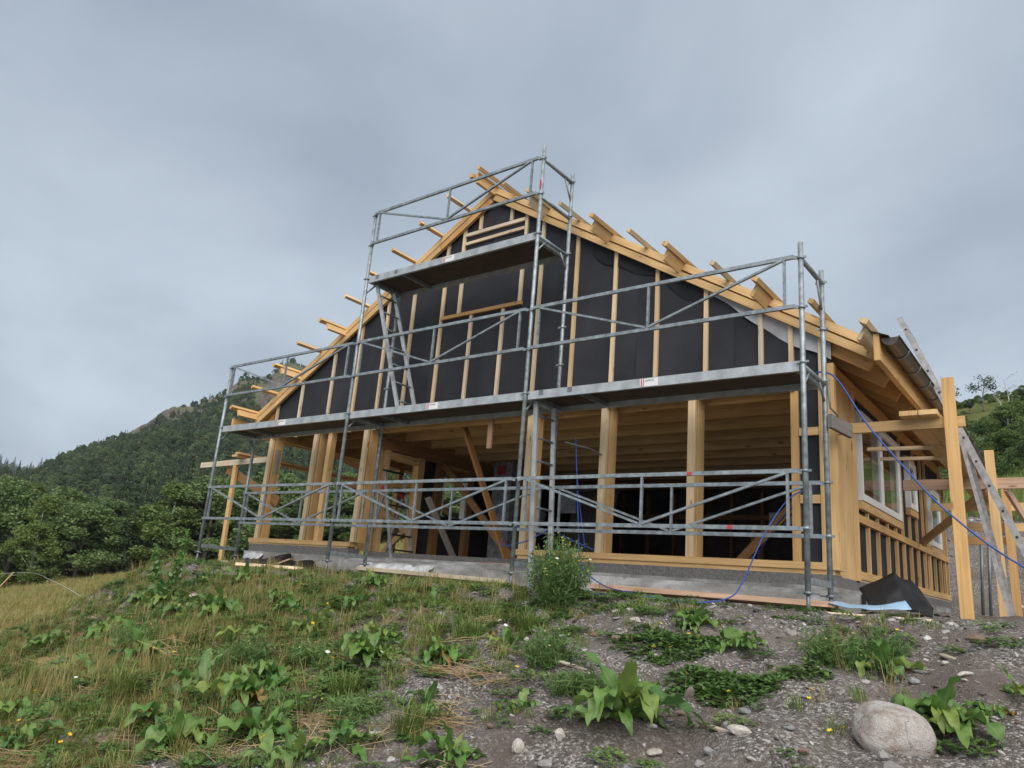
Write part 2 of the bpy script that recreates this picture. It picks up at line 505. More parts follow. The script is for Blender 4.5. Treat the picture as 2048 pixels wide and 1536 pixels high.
# foreground bank: thatch towards the left
bl = mth('MULTIPLY', mrange(mth('ADD', sp.outputs[0], mth('MULTIPLY', fg, 5.0)), 4.2, -0.6), mrange(sp.outputs[1], -0.9, -2.2))
bl = mth('MULTIPLY', bl, 0.75)
msk = mth('MAXIMUM', mth('MAXIMUM', lm, bk), bl)
hillg = ramp_node(nt, [(0.32, (0.075, 0.10, 0.03)), (0.5, (0.12, 0.135, 0.04)), (0.66, (0.21, 0.165, 0.06)), (0.8, (0.09, 0.11, 0.03))]); L(noise(nt, P, 0.45, 5, 0.65), hillg.inputs[0])
hm_ = mth('MULTIPLY', mrange(sp.outputs[1], 20.0, 30.0), mrange(sp.outputs[0], -35.0, -20.0))
c_t = mixrgb(nt, hm_, c_t, mixrgb(nt, 1.0, hillg.outputs[0], turf_b.outputs[0], 'MULTIPLY'))
L(mixrgb(nt, msk, c_s, c_t), b.inputs['Base Color'])
b.inputs['Roughness'].default_value = 0.95
b.inputs['Specular IOR Level'].default_value = 0.15
fb = noise(nt, P, 30, 5, 0.7)
hb = mth('ADD', mth('MULTIPLY', vo.outputs['Distance'], -0.8), fb)
bump(nt, b, hb, 0.7, 0.02)
gme = fast_mesh('ground', gv, gq, mats=['soil'], smooth=True)
ground = place('ground', gme, (0, 0, 0), kind='structure')

# ---- mountain to the left: ridge heights by azimuth seen from the site
RIDGE = [(-120, 4), (-95, 6), (-80, 5.2), (-75, 4.6), (-70.8, 4.95), (-69.6, 5.88), (-67.9, 7.16), (-66.4, 8.14), (-64.4, 9.69), (-63, 10.99), (-61.5, 11.54), (-59.9, 12.6), (-58.4, 13.84), (-56.4, 14.59), (-54.6, 14.98), (-53, 14.5), (-50, 13), (-45, 12), (-38, 12.5), (-30, 12), (-20, 10), (-12, 6), (0, 3)]
_ra = np.array([r[0] for r in RIDGE]); _re = np.array([r[1] for r in RIDGE])
def mountain_pt(az, t):
    """az degrees, t 0 foot .. 1 ridge .. 1.4 behind"""
    el = np.interp(az, _ra, _re)
    foot = 82 + 0 * az
    ridge = 330 + 25 * np.sin(az * 0.21)
    d = foot + (ridge - foot) * t
    zr = -2.16 + ridge * np.tan(np.radians(el)) - 5.0
    x = 5 + d * np.sin(np.radians(az)); y = -6.5 + d * np.cos(np.radians(az))
    zf = base_h(5 + foot * np.sin(np.radians(az)), -6.5 + foot * np.cos(np.radians(az))) - 3.0
    prof = np.where(t <= 1, 0.62 * t + 0.38 * t ** 2.2, 1 - 1.1 * (t - 1) ** 1.2 * 2.0)
    z = zf + (zr - zf) * prof
    amp = np.clip(t * 2, 0.1, 1) * np.clip((1.15 - np.abs(t - 0.55)), 0.35, 1)
    z = z + amp * (11 * vnoise(x, y, 0.017, 2) + 7 * vnoise(x, y, 0.045, 7) + 3 * vnoise(x, y, 0.11, 1))
    crag = np.exp(-((az + 55.0) / 3.6) ** 2) * sm(0.5, 0.7, t) * (1 - sm(1.0, 1.15, t)) + 0.6 * np.exp(-((az + 63.5) / 1.2) ** 2) * sm(0.8, 0.92, t) * (1 - sm(1.0, 1.1, t))
    z = z + crag * (9 * np.abs(vnoise(x, y, 0.06, 15)) + 7 * vnoise(x, y, 0.13, 21) + 4 * vnoise(x, y, 0.27, 22))
    return x, y, z
maz = np.concatenate([np.linspace(-120, -70, 90), np.linspace(-69.7, -46, 110), np.linspace(-45.5, 0, 80)]); mt_ = np.linspace(-0.12, 1.45, 150)
A_, T_ = np.meshgrid(maz, mt_, indexing='ij')
mx, my, mz = mountain_pt(A_, np.maximum(T_, -0.12))
mz = np.where(T_ < 0, mz - 6, mz)
mv = np.stack([mx, my, mz], -1).reshape(-1, 3)
ii, jj = np.meshgrid(np.arange(len(maz) - 1), np.arange(len(mt_) - 1), indexing='ij')
a_ = (ii * len(mt_) + jj).ravel()
mq = np.stack([a_, a_ + len(mt_), a_ + len(mt_) + 1, a_ + 1], -1)
m, nt, b = new_mat('mountain_ground')
L = nt.links.new
geo_ = nn(nt, 'ShaderNodeNewGeometry'); P = geo_.outputs['Position']
fr = noise(nt, P, 0.03, 5, 0.6)
fr2 = noise(nt, P, 0.25, 6, 0.7)
heath = ramp_node(nt, [(0.3, (0.055, 0.075, 0.03)), (0.55, (0.095, 0.10, 0.045)), (0.75, (0.17, 0.13, 0.075))]); L(fr2, heath.inputs[0])
rock = ramp_node(nt, [(0.3, (0.035, 0.032, 0.032)), (0.48, (0.085, 0.066, 0.06)), (0.60, (0.14, 0.098, 0.082)), (0.75, (0.19, 0.18, 0.17))]); L(fr2, rock.inputs[0])
nsep = nn(nt, 'ShaderNodeSeparateXYZ'); L(geo_.outputs['Normal'], nsep.inputs[0])
steep = nn(nt, 'ShaderNodeMapRange'); L(nsep.outputs[2], steep.inputs[0]); steep.inputs[1].default_value = 0.86; steep.inputs[2].default_value = 0.66
rf = ramp_node(nt, [(0.57, (0, 0, 0)), (0.68, (1, 1, 1))]); L(fr, rf.inputs[0])
mx_ = nn(nt, 'ShaderNodeMath', operation='MAXIMUM'); L(steep.outputs[0], mx_.inputs[0]); L(rf.outputs[0], mx_.inputs[1])
L(mixrgb(nt, mx_.outputs[0], heath.outputs[0], rock.outputs[0]), b.inputs['Base Color'])
b.inputs['Roughness'].default_value = 0.95
bump(nt, b, fr2, 0.8, 2.0)
mountain = place('mountain', fast_mesh('mountain', mv, mq, mats=['mountain_ground'], smooth=True), (0, 0, 0), kind='structure')
# far ridge at the left edge
fa = np.linspace(-125, -66, 80); ft_ = np.linspace(0, 1.5, 24)
A_, T_ = np.meshgrid(fa, ft_, indexing='ij')
D_ = 420 + 480 * T_
fel = np.interp(A_, [-125, -100, -85, -76, -73.5, -71.5, -70, -68, -66], [7, 9, 8, 6.7, 6.0, 5.45, 5.0, 3.5, 2])
zr = 900 * np.tan(np.radians(fel))
fx = 5 + D_ * np.sin(np.radians(A_)); fy = -6.5 + D_ * np.cos(np.radians(A_))
fz = -10 + zr * np.where(T_ < 1, T_, 1 - (T_ - 1) * 1.2) + 10 * vnoise(fx, fy, 0.012, 3) + 5 * vnoise(fx, fy, 0.05, 8)
ii, jj = np.meshgrid(np.arange(len(fa) - 1), np.arange(len(ft_) - 1), indexing='ij')
a_ = (ii * len(ft_) + jj).ravel()
far_hill = place('far_hill', fast_mesh('far_hill', np.stack([fx, fy, fz], -1).reshape(-1, 3), np.stack([a_, a_ + len(ft_), a_ + len(ft_) + 1, a_ + 1], -1), mats=['mountain_ground'], smooth=True), (0, 0, 0), kind='structure')
# ------------------------------------------------------------------ the house
XR = -1.57
def RL(x):
    return 3.32 - 0.613 * (x - XR) if x >= XR else 3.31 - 0.600 * (XR - x)
SLR = math.sqrt(1 + 0.613 ** 2); SLL = math.sqrt(1 + 0.600 ** 2)
def nrm(x):
    return Vector((0.613, 0, 1)).normalized() if x >= XR else Vector((-0.600, 0, 1)).normalized()
def slope_beam(x0, x1, off0, off1, y0, y1):
    """timber running up the roof slope between vertical offsets off0..off1 above the roof line"""
    mid = (off0 + off1) / 2; xm = (x0 + x1) / 2
    sl = SLR if xm >= XR else SLL
    ym = (y0 + y1) / 2
    return bm((x0, ym, RL(x0) + mid), (x1, ym, RL(x1) + mid), y1 - y0, (off1 - off0) / sl, nrm(xm))

house = thing('house', (-0.4, 1.0, -2.2), 'unfinished timber-framed house with black-boarded gable standing behind the scaffold', 'house')
FL = -1.76
# foundation
fo = MB().box(-3.86, 3.03, 0.90, 7.85, -2.45, -1.905)
foundation = fo.build('foundation', 'concrete', house)
bx(-6.32, -3.862, 0.92, 3.2, -2.45, -1.90).build('porch_footing', 'concrete', foundation)
bx(-0.73, 3.02, 0.985, 1.2, -1.903, -1.795).build('block_course', 'block_grey', foundation)
bx(-6.30, -3.80, 0.985, 1.2, -1.898, -1.775).build('block_course', 'block_grey', foundation)
bx(2.80, 3.0, 1.21, 7.75, -1.903, -1.80).build('block_course', 'block_grey', foundation)
bx(-3.80, -0.74, 0.955, 1.35, -1.903, -1.875).build('threshold', 'concrete', foundation)
bx(-3.78, 2.79, 1.36, 7.7, -1.903, FL - 0.03).build('floor', 'block_grey', house)
# lime-bloomed plaster skirt on the front of the footing
def skirt(u, v):
    x = 3.04 - 6.9 * u
    return (x, 0.885 - 0.05 * v + 0.012 * math.sin(x * 9) + 0.01 * math.sin(x * 23 + v * 4), -1.94 - 0.26 * v)
MB().grid(skirt, 60, 4).build('plaster_skirt', 'concrete', foundation)

# sill plates
for (x0, x1) in ((-0.71, 3.06), (-6.34, -3.79)):
    s = bx(x0, x1, 0.975, 1.15, -1.752, -1.685).build('sill_plate', 'wood_yellow', house)
    bx(x0 + 0.02, x1 - 0.05, 0.99, 1.15, -1.797, -1.755).build('lower_plate', 'wood_yellow', s)

# gable wall
gw = bx(-6.2, 3.0, 1.022, 1.2, 0.055, 0.26).build('gable_wall', 'wood_yellow', house)
pan_x = [-6.22, -4.98, -3.78, -2.58, -1.57, -0.36, 0.84, 2.04, 3.02]
for i in range(8):
    x0, x1 = pan_x[i] + 0.001, pan_x[i + 1] - 0.001
    z0 = 0.06
    poly = [(x0, z0), (x1, z0), (x1, RL(x1) + 0.05), (x0, RL(x0) + 0.05)]
    MB().prism(poly, 'y', 1.0, 1.018).build('sheathing_panel', 'fibreboard', gw)
def batten(x, z0, z1, w=0.048, mat='wood_pale', lean=0.0, y0=0.966, y1=0.9995):
    ym = (y0 + y1) / 2
    return bm((x, ym, z0), (x + lean, ym, z1), w, y1 - y0, (0, 1, 0)).build('batten', mat, gw)
for x in (-6.12, -5.5, -4.75, -4.15, -3.59, -0.07, 0.52, 1.11, 1.72, 2.34, 2.655, 2.945):
    batten(x, 0.0 + rnd.uniform(-0.01, 0.01), RL(x) + 0.01, mat=rnd.choice(['wood_pale', 'wood_pale', 'wood_white']), lean=rnd.uniform(-0.008, 0.008))
for x, z1 in ((-3.04, 2.13), (-2.42, 2.12), (-0.65, 2.13)):
    batten(x, 0.0, z1, mat='wood_pale')
    batten(x + 0.0, z1 + 0.08, RL(x) + 0.01, mat='wood_white')
for x in (-1.83, -1.25):
    batten(x, 0.0, 1.565, mat='wood_white')
for x in (-2.085, -0.975):
    batten(x, 1.62, 2.12, mat='wood_white')
for x, z0 in ((-2.115, 2.45), (-0.955, 2.45), (-0.64, 2.45), (-1.82, 2.905), (-1.24, 2.905)):
    if x != -0.64:
        batten(x, z0, RL(x) + 0.01, mat='wood_pale')
bm((-2.41, 0.975, 1.592), (-0.93, 0.975, 1.598), 0.04, 0.05).build('batten', 'wood_orange', gw)
bm((-2.085, 0.981, 2.868), (-0.985, 0.981, 2.872), 0.033, 0.05).build('batten', 'wood_white', gw)
bm((-2.085, 0.981, 2.725), (-0.985, 0.981, 2.735), 0.033, 0.045).build('batten', 'wood_white', gw)
# strip of pale wind barrier hanging out under the right verge
def barrier(u, v):
    x = 1.62 + 1.42 * u
    d = (0.02 + 0.22 * min(1, u * 1.6)) * (1 - 0.25 * max(0, u - .75) * 4 * 0.4)
    z = RL(x) + 0.02 - d * v - 0.012 * math.sin(u * 19) * v
    return (x, 0.992 - 0.012 * math.sin(u * 13 + v * 3) * v - 0.01 * v, z)
MB().grid(barrier, 30, 4).build('wind_barrier', 'wind_barrier', gw)
def flap(u, v):
    x = 0.15 + 1.5 * u
    return (x, 0.994 - 0.014 * v * abs(math.sin(u * 7)), RL(x) + 0.02 - (0.20 + 0.05 * math.sin(u * 8) + 0.03 * math.sin(u * 17)) * v)
MB().grid(flap, 30, 3).build('loose_felt', 'membrane_black', gw)

# posts of the openings: square post with a facing batten in front
def post(x, w=0.098, z0=-1.684, z1=0.053, depth=0.15, mat='wood_yellow', facing=True):
    p = bx(x + 0.004, x + w, 1.055, 1.055 + depth, z0, z1).build('post', mat, house)
    if facing:
        bx(x, x + w - 0.012, 0.985, 1.03, z0, z1).build('facing_batten', 'wood_pale', p)
    return p
for x in (-6.21, -3.80, -0.68, 0.41, 1.52):
    post(x)
post(-5.01); post(-4.74, 0.10, facing=False, depth=0.1)
# right-hand panel beside the corner
bx(2.63, 2.705, 0.99, 1.2, -1.684, 0.053).build('post', 'wood_yellow', house)
cp = bx(2.712, 3.0, 1.02, 1.04, -1.684, 0.053).build('corner_panel', 'fibreboard', house)
bx(2.905, 2.99, 0.984, 1.018, -1.684, 0.05).build('batten', 'wood_yellow', cp)
bx(2.994, 3.06, 0.978, 1.05, -1.684, 0.26).build('batten', 'wood_yellow', cp)
for z in (-0.42, -1.09):
    bx(2.71, 2.90, 0.986, 1.017, z - 0.04, z + 0.04).build('rail', 'wood_yellow', cp)
    bx(2.992, 3.0, 1.0, 1.02, z - 0.03, z + 0.03).build('rail', 'wood_yellow', cp)

# ---- right side wall
sw = bx(2.88, 2.965, 1.05, 7.74, 0.215, 0.36).build('side_wall', 'wood_yellow', house)   # top plate carries the wall parts
wins = [(2.15, 4.15, -0.94, 0.06), (4.75, 5.24, -0.68, -0.03), (6.27, 7.08, -1.04, -0.17)]
ys = [1.05, 2.15, 4.15, 4.75, 5.24, 6.27, 7.08, 7.73]
for i in range(7):
    y0, y1 = ys[i] + 0.002, ys[i + 1] - 0.002
    w = [q for q in wins if abs(q[0] - ys[i]) < 1e-6]
    if w:
        bx(2.935, 2.953, y0, y1, -1.79, w[0][2] - 0.003).build('sheathing_panel', 'fibreboard', sw)
        bx(2.935, 2.953, y0, y1, w[0][3] + 0.003, 0.21).build('sheathing_panel', 'fibreboard', sw)
    else:
        bx(2.935, 2.953, y0, y1, -1.79, 0.21).build('sheathing_panel', 'fibreboard', sw)
bx(2.957, 2.999, 1.23, 1.80, -1.83, 0.21).build('corner_board', 'wood_yellow', sw)
bx(2.957, 3.02, 1.806, 1.93, -1.80, 0.208).build('corner_board', 'wood_yellow', sw)
bx(2.957, 3.005, 1.94, 7.74, -1.775, -1.695).build('bottom_rail', 'wood_yellow', sw)
bx(2.957, 2.99, 1.94, 7.74, -1.835, -1.778).build('bottom_rail', 'wood_pale', sw)
bx(2.957, 3.012, 1.94, 7.74, -1.19, -1.11).build('middle_rail', 'wood_yellow', sw)
stud_y = [2.48, 2.95, 3.45, 3.92, 4.36, 4.82, 5.30, 5.78, 6.12, 6.58, 7.05, 7.42, 7.71]
for y in stud_y:
    bx(2.957, 2.995, y - 0.024, y + 0.024, -1.693, -1.193).build('stud', 'wood_yellow', sw)
    w = [q for q in wins if q[0] - 0.05 < y < q[1] + 0.05]
    zt = (w[0][2] - 0.10) if w else 0.205
    if zt > -1.1:
        bx(2.957, 2.99, y - 0.022, y + 0.022, -1.107, zt).build('stud', 'wood_yellow', sw)
for y in (6.2, 7.5):
    bx(2.957, 2.99, y - 0.022, y + 0.022, -1.69, -1.195).build('stud', 'wood_orange', sw)
for (y0, y1, z0, z1) in wins:
    bx(2.957, 3.015, y0 - 0.04, y1 + 0.03, z0 - 0.095, z0 - 0.012).build('sill_board', 'wood_yellow', sw)
    if z1 < 0:
        bx(2.957, 3.0, y0 - 0.05, y1 + 0.05, z1 + 0.01, z1 + 0.06).build('head_board', 'wood_yellow', sw)
    win = MB()
    fw = 0.045
    win.box(2.90, 3.022, y0, y0 + fw, z0, z1).box(2.90, 3.022, y1 - fw, y1, z0, z1)
    win.box(2.90, 3.022, y0 + fw, y1 - fw, z0, z0 + fw).box(2.90, 3.022, y0 + fw, y1 - fw, z1 - fw, z1)
    n = 2 if y1 - y0 > 1.5 else 1
    wo = win.build('window', 'window_white', house)
    ym = (y0 + y1) / 2
    if n == 2:
        bx(2.902, 3.02, ym - 0.03, ym + 0.03, z0 + fw, z1 - fw).build('mullion', 'window_white', wo)
    for k in range(n):
        a = y0 + fw if k == 0 else ym + 0.03
        c = y1 - fw if (k == n - 1) else ym - 0.03
        sf = MB(); t = 0.036
        sf.box(2.965, 3.012, a, a + t, z0 + fw, z1 - fw).box(2.965, 3.012, c - t, c, z0 + fw, z1 - fw)
        sf.box(2.965, 3.012, a + t, c - t, z0 + fw, z0 + fw + t).box(2.965, 3.012, a + t, c - t, z1 - fw - t, z1 - fw)
        sf.build('sash', 'window_white', wo)
        bx(2.992, 3.0, a + t, c - t, z0 + fw + t, z1 - fw - t).build('pane', 'glass', wo)

# ---- back wall and left wall of the heated part
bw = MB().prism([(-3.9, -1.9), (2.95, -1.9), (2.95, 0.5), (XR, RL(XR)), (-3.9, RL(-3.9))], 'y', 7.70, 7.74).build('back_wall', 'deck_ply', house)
for k in range(11):
    x = -3.6 + 0.6 * k
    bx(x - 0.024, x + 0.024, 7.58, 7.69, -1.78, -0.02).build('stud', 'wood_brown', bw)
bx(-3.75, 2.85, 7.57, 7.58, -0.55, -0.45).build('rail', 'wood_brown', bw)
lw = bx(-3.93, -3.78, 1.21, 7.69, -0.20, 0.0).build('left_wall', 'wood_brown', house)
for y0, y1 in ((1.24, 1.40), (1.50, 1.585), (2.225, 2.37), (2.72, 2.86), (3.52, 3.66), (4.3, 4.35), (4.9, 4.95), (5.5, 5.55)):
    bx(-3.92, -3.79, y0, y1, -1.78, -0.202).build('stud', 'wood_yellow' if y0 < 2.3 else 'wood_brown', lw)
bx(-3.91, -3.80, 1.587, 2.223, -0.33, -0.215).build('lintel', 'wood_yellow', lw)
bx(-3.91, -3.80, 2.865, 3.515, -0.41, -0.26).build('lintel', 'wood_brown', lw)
for y0, y1, z0, z1 in ((2.372, 2.718, -1.78, -0.205), (2.862, 3.518, -1.78, -1.06), (3.662, 7.68, -1.78, -0.205)):
    bx(-3.90, -3.882, y0, y1, z0, z1).build('sheathing_panel', 'fibreboard', lw)
bx(-3.91, -3.80, 2.87, 2.91, -1.055, -0.415).build('window_jamb', 'window_white', lw)
bx(-3.91, -3.80, 3.47, 3.51, -1.055, -0.415).build('window_jamb', 'window_white', lw)

# ---- loft floor and joists
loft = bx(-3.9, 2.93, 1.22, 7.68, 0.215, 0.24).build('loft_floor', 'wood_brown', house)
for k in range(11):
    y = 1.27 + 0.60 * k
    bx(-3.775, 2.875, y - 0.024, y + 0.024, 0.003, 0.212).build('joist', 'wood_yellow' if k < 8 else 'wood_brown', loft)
    if k < 7:
        bx(-3.776, -3.70, y + 0.026, y + 0.10, 0.03, 0.20).build('joist_hanger', 'galvanised_dark', loft)
# ---- porch under the left slope
pb = bx(-6.2, -6.08, 1.21, 7.6, -0.02, 0.19).build('porch_beam', 'wood_yellow', house)
for y in (4.0, 6.9):
    bx(-6.21, -6.09, y, y + 0.12, -2.2, -0.022).build('post', 'wood_yellow', house)
for k in range(10):
    y = 1.5 + 0.62 * k
    bx(-6.07, -3.94, y - 0.02, y + 0.02, 0.02, 0.17).build('joist', 'wood_brown', pb)
for p0, p1, mt in (((-5.95, 1.9, 0.0), (-4.2, 3.6, -0.95), 'wood_orange'), ((-5.9, 3.4, -1.9), (-4.1, 3.2, -0.6), 'wood_yellow'), ((-5.9, 3.0, -0.75), (-4.0, 3.0, -1.65), 'wood_yellow')):
    bm(p0, p1, 0.036, 0.11).build('brace', mt, house)
bx(-6.0, -4.0, 2.6, 2.65, -0.62, -0.50).build('brace', 'wood_orange', house)
# short weathered cleat nailed to the corner post
bx(-5.90, -5.83, 0.94, 0.99, -0.62, -0.22).build('cleat', 'wood_grey', house)
# braces and boards inside the wide opening
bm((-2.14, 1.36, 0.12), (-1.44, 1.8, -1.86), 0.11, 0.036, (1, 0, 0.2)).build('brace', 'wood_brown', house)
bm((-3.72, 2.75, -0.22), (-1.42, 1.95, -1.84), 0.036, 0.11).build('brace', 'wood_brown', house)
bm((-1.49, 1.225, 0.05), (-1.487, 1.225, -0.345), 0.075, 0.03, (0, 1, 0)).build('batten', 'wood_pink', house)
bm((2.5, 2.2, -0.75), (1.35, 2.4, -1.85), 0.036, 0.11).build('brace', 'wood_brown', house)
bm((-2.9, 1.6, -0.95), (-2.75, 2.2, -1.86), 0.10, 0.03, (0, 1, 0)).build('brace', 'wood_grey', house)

# ---- roof
roof = MB()
for s, xe in ((1, 3.56), (-1, -6.72)):
    n = nrm(XR + s)
    sl = SLR if s > 0 else SLL
    p0 = Vector((XR + s * 0.001, 0, RL(XR) + 0.085)); p1 = Vector((xe, 0, RL(xe) + 0.085))
    roof.beam((p0.x, 4.44, p0.z), (p1.x, 4.44, p1.z), 6.9, 0.018, n)
roof = roof.build('roof', 'wood_pale', house)
und = MB()
for s, xe in ((1, 3.56), (-1, -6.72)):
    und.beam((XR + s * 0.002, 4.44, RL(XR) + 0.100), (xe, 4.44, RL(xe) + 0.100), 6.88, 0.006, nrm(XR + s))
und.build('underlay', 'roof_underlay', roof)
for s, xe in ((1, 3.47), (-1, -6.66)):
    # lower verge rafter, and the counter-batten above it, each side of the ridge
    x0 = XR + s * 0.03
    if s > 0:
        slope_beam(x0, 3.50, -0.025, 0.068, 0.905, 0.953).build('verge_rafter', 'wood_yellow', roof)
        slope_beam(x0 + 0.02, 3.45, 0.095, 0.19, 0.915, 0.975).build('counter_batten', 'wood_yellow', roof)
    else:
        slope_beam(x0, -2.52, -0.05, 0.055, 0.905, 0.953).build('verge_rafter', 'wood_orange', roof)
        slope_beam(-2.53, -6.66, -0.045, 0.062, 0.905, 0.953).build('verge_rafter', 'wood_yellow', roof)
        slope_beam(x0 - 0.02, xe, 0.092, 0.19, 0.915, 0.975).build('counter_batten', 'wood_yellow', roof)
    for k in range(12):
        y = 1.03 + 0.60 * k
        slope_beam(XR + s * 0.05, 3.42 if s > 0 else -6.6, -0.14, 0.072, y, y + 0.048).build('rafter', 'wood_yellow' if k else 'wood_orange', roof)
# lookouts: roof battens running past the verge, every other one doubled by a deep board
def lookout(x, deep, yf=0.42, mat=None):
    n = nrm(x); mat = mat or rnd.choice(['wood_yellow', 'wood_yellow', 'wood_pale'])
    c = Vector((x, 0, RL(x) + 0.19)) + n * 0.026
    o = bm((c.x, yf, c.z), (c.x, 7.88, c.z), 0.073 if deep else 0.052, 0.048, n).build('roof_batten', mat, roof)
    if deep:
        c2 = Vector((x, 0, RL(x) + 0.19)) - n * 0.066
        bm((c2.x, yf + 0.12, c2.z), (c2.x, 1.5, c2.z), 0.036, 0.125, n).build('lookout_board', mat, roof)
    return o
for x, d in ((-0.55, 1), (-0.04, 0), (0.47, 1), (0.97, 0), (1.46, 1), (2.0, 0), (2.47, 1), (3.0, 0), (3.47, 1)):
    lookout(x, d, 0.40 if d else 0.44)
for x, d in ((-2.02, 0), (-2.53, 0), (-3.06, 0), (-3.52, 0), (-4.02, 0), (-4.55, 1), (-5.07, 0), (-5.6, 1), (-6.14, 0), (-6.66, 1)):
    lookout(x, d, 0.42 if d else 0.43)
# ridge: board on edge with a batten each side
zr = RL(XR)
bm((XR, 0.52, zr + 0.14), (XR, 7.88, zr + 0.14), 0.048, 0.17).build('ridge_board', 'wood_yellow', roof)
bm((XR - 0.075, 0.47, zr + 0.17), (XR - 0.075, 7.88, zr + 0.17), 0.06, 0.06).build('roof_batten', 'wood_yellow', roof)
bm((XR + 0.08, 0.44, zr + 0.235), (XR + 0.08, 7.88, zr + 0.235), 0.06, 0.05, nrm(0)).build('roof_batten', 'wood_yellow', roof)
bm((XR + 0.42, 0.62, RL(XR + 0.42) + 0.24), (XR + 0.42, 7.88, RL(XR + 0.42) + 0.24), 0.05, 0.04, nrm(0)).build('roof_batten', 'wood_pale', roof)
# fascia, gutter, drip flashing at the right eave
bx(3.535, 3.585, 0.50, 7.88, 0.085, 0.335).build('fascia', 'wood_yellow', roof)
gut = MB(); nseg = 12
def gpt(a, r, y):
    t = math.pi + math.pi * a
    return (3.668 + r * math.cos(t), y, 0.292 + r * math.sin(t))
gut.grid(lambda u, v: gpt(v, 0.072, 0.53 + 7.3 * u), 2, nseg)
gut.grid(lambda u, v: gpt(1 - v, 0.066, 0.53 + 7.3 * u), 2, nseg)
gut.tube([(3.742, 0.53, 0.294), (3.742, 7.83, 0.294)], 0.011, 8)
gutter = gut.build('gutter', 'gutter_metal', house)
MB().prism([(3.668 + 0.072 * math.cos(math.pi + math.pi * i / 10), 0.292 + 0.072 * math.sin(math.pi + math.pi * i / 10)) for i in range(11)], 'y', 0.522, 0.532).build('end_cap', 'gutter_metal', gutter)
for k in range(13):
    y = 0.95 + 0.55 * k
    MB().tube([gpt(a / 8, 0.078, y) for a in range(9)], 0.007, 6).build('gutter_hook', 'galvanised_dark', gutter)
def flashing(u, v):
    return (3.50 + 0.17 * v, 0.47 + 7.3 * u, 0.372 - 0.075 * v)
fl = MB().grid(flashing, 1, 2); fl.grid(lambda u, v: (3.50 + 0.17 * (1 - v), 0.47 + 7.3 * u, 0.370 - 0.075 * (1 - v)), 1, 2)
fl.build('drip_flashing', 'galvanised_dark', roof)
bx(-6.78, -6.73, 0.55, 7.88, 0.06, 0.30).build('fascia', 'wood_yellow', roof)
# ------------------------------------------------------------------ scaffold
XS = {'A': -6.137, 'B': -3.029, 'C': 0.0, 'D': 3.059}
W = 0.65
scaf = thing('scaffold', (-1.5, 0.3, -2.2), 'galvanised steel frame scaffold with three bays and a raised middle bay before the gable', 'scaffold')
TOPS = {'A': (1.03, 0.03), 'B': (3.03, 1.98), 'C': (3.16, 3.12), 'D': (1.14, 1.12)}
for k, x in XS.items():
    fz, bz = TOPS[k]
    fr = MB().tube([(x, 0, -0.055), (x, W, -0.055)], 0.022, 8)
    fr.tube([(x, 0.02, -0.22), (x, 0.17, -0.07)], 0.012, 6).tube([(x, W - 0.02, -0.22), (x, W - 0.17, -0.07)], 0.012, 6)
    fr = fr.build('frame', 'galvanised', scaf)
    bm((x, 0.02, -1.90), (x, W - 0.02, -1.90), 0.03, 0.055).build('bottom_transom', 'galvanised', fr)
    for y, zt in ((0.0, fz), (W, bz)):
        MB().tube([(x, y, -1.985), (x, y, zt)], 0.0242, 10).build('standard', 'galvanised', fr)
        col = MB()
        for z in ([-0.02, -0.99, -1.475] + ([0.5, 0.985] if zt > 0.9 else []) + ([1.97] if zt > 1.9 else []) + ([2.5, 2.98] if zt > 2.5 else [])):
            col.tube([(x, y, z - 0.012), (x, y, z + 0.012)], 0.031, 10)
            col.beam((x - 0.055, y - 0.012, z), (x + 0.055, y - 0.012, z), 0.014, 0.02)
        col.build('lock_pins', 'galvanised', fr, kind='stuff')
        zg = gz(x, y) - 0.01
        jk = MB().tube([(x, y, zg), (x, y, -1.98)], 0.017, 8).tube([(x, y, -2.01), (x, y, -1.985)], 0.036, 10)
        jk.box(x - 0.075, x + 0.075, y - 0.075, y + 0.075, zg, zg + 0.012)
        jk.beam((x - 0.09, y, -2.0), (x + 0.09, y, -2.0), 0.016, 0.016)
        jk.build('base_jack', 'galvanised_dark', fr)
    if k in 'BC':
        up = MB().tube([(x, 0, 1.945), (x, W, 1.945)], 0.022, 8)
        up.tube([(x, 0.02, 1.76), (x, 0.17, 1.93)], 0.012, 6).tube([(x, W - 0.02, 1.76), (x, W - 0.17, 1.93)], 0.012, 6)
        up.build('transom', 'galvanised', fr)
    if k == 'C':
        eg = MB().tube([(x, 0, 2.98), (x, W, 2.98)], 0.024, 8).tube([(x, 0, 2.46), (x, W, 2.46)], 0.022, 8).tube([(x, W - 0.02, 2.72), (x, W - 0.17, 2.96)], 0.012, 6)
        eg.build('end_rail', 'galvanised', fr)
    if k == 'D':
        eg = MB().tube([(x, 0, 0.985), (x, W, 0.985)], 0.024, 8).tube([(x, W - 0.02, 0.70), (x, W - 0.15, 0.96)], 0.012, 6)
        eg.build('end_rail', 'galvanised', fr)
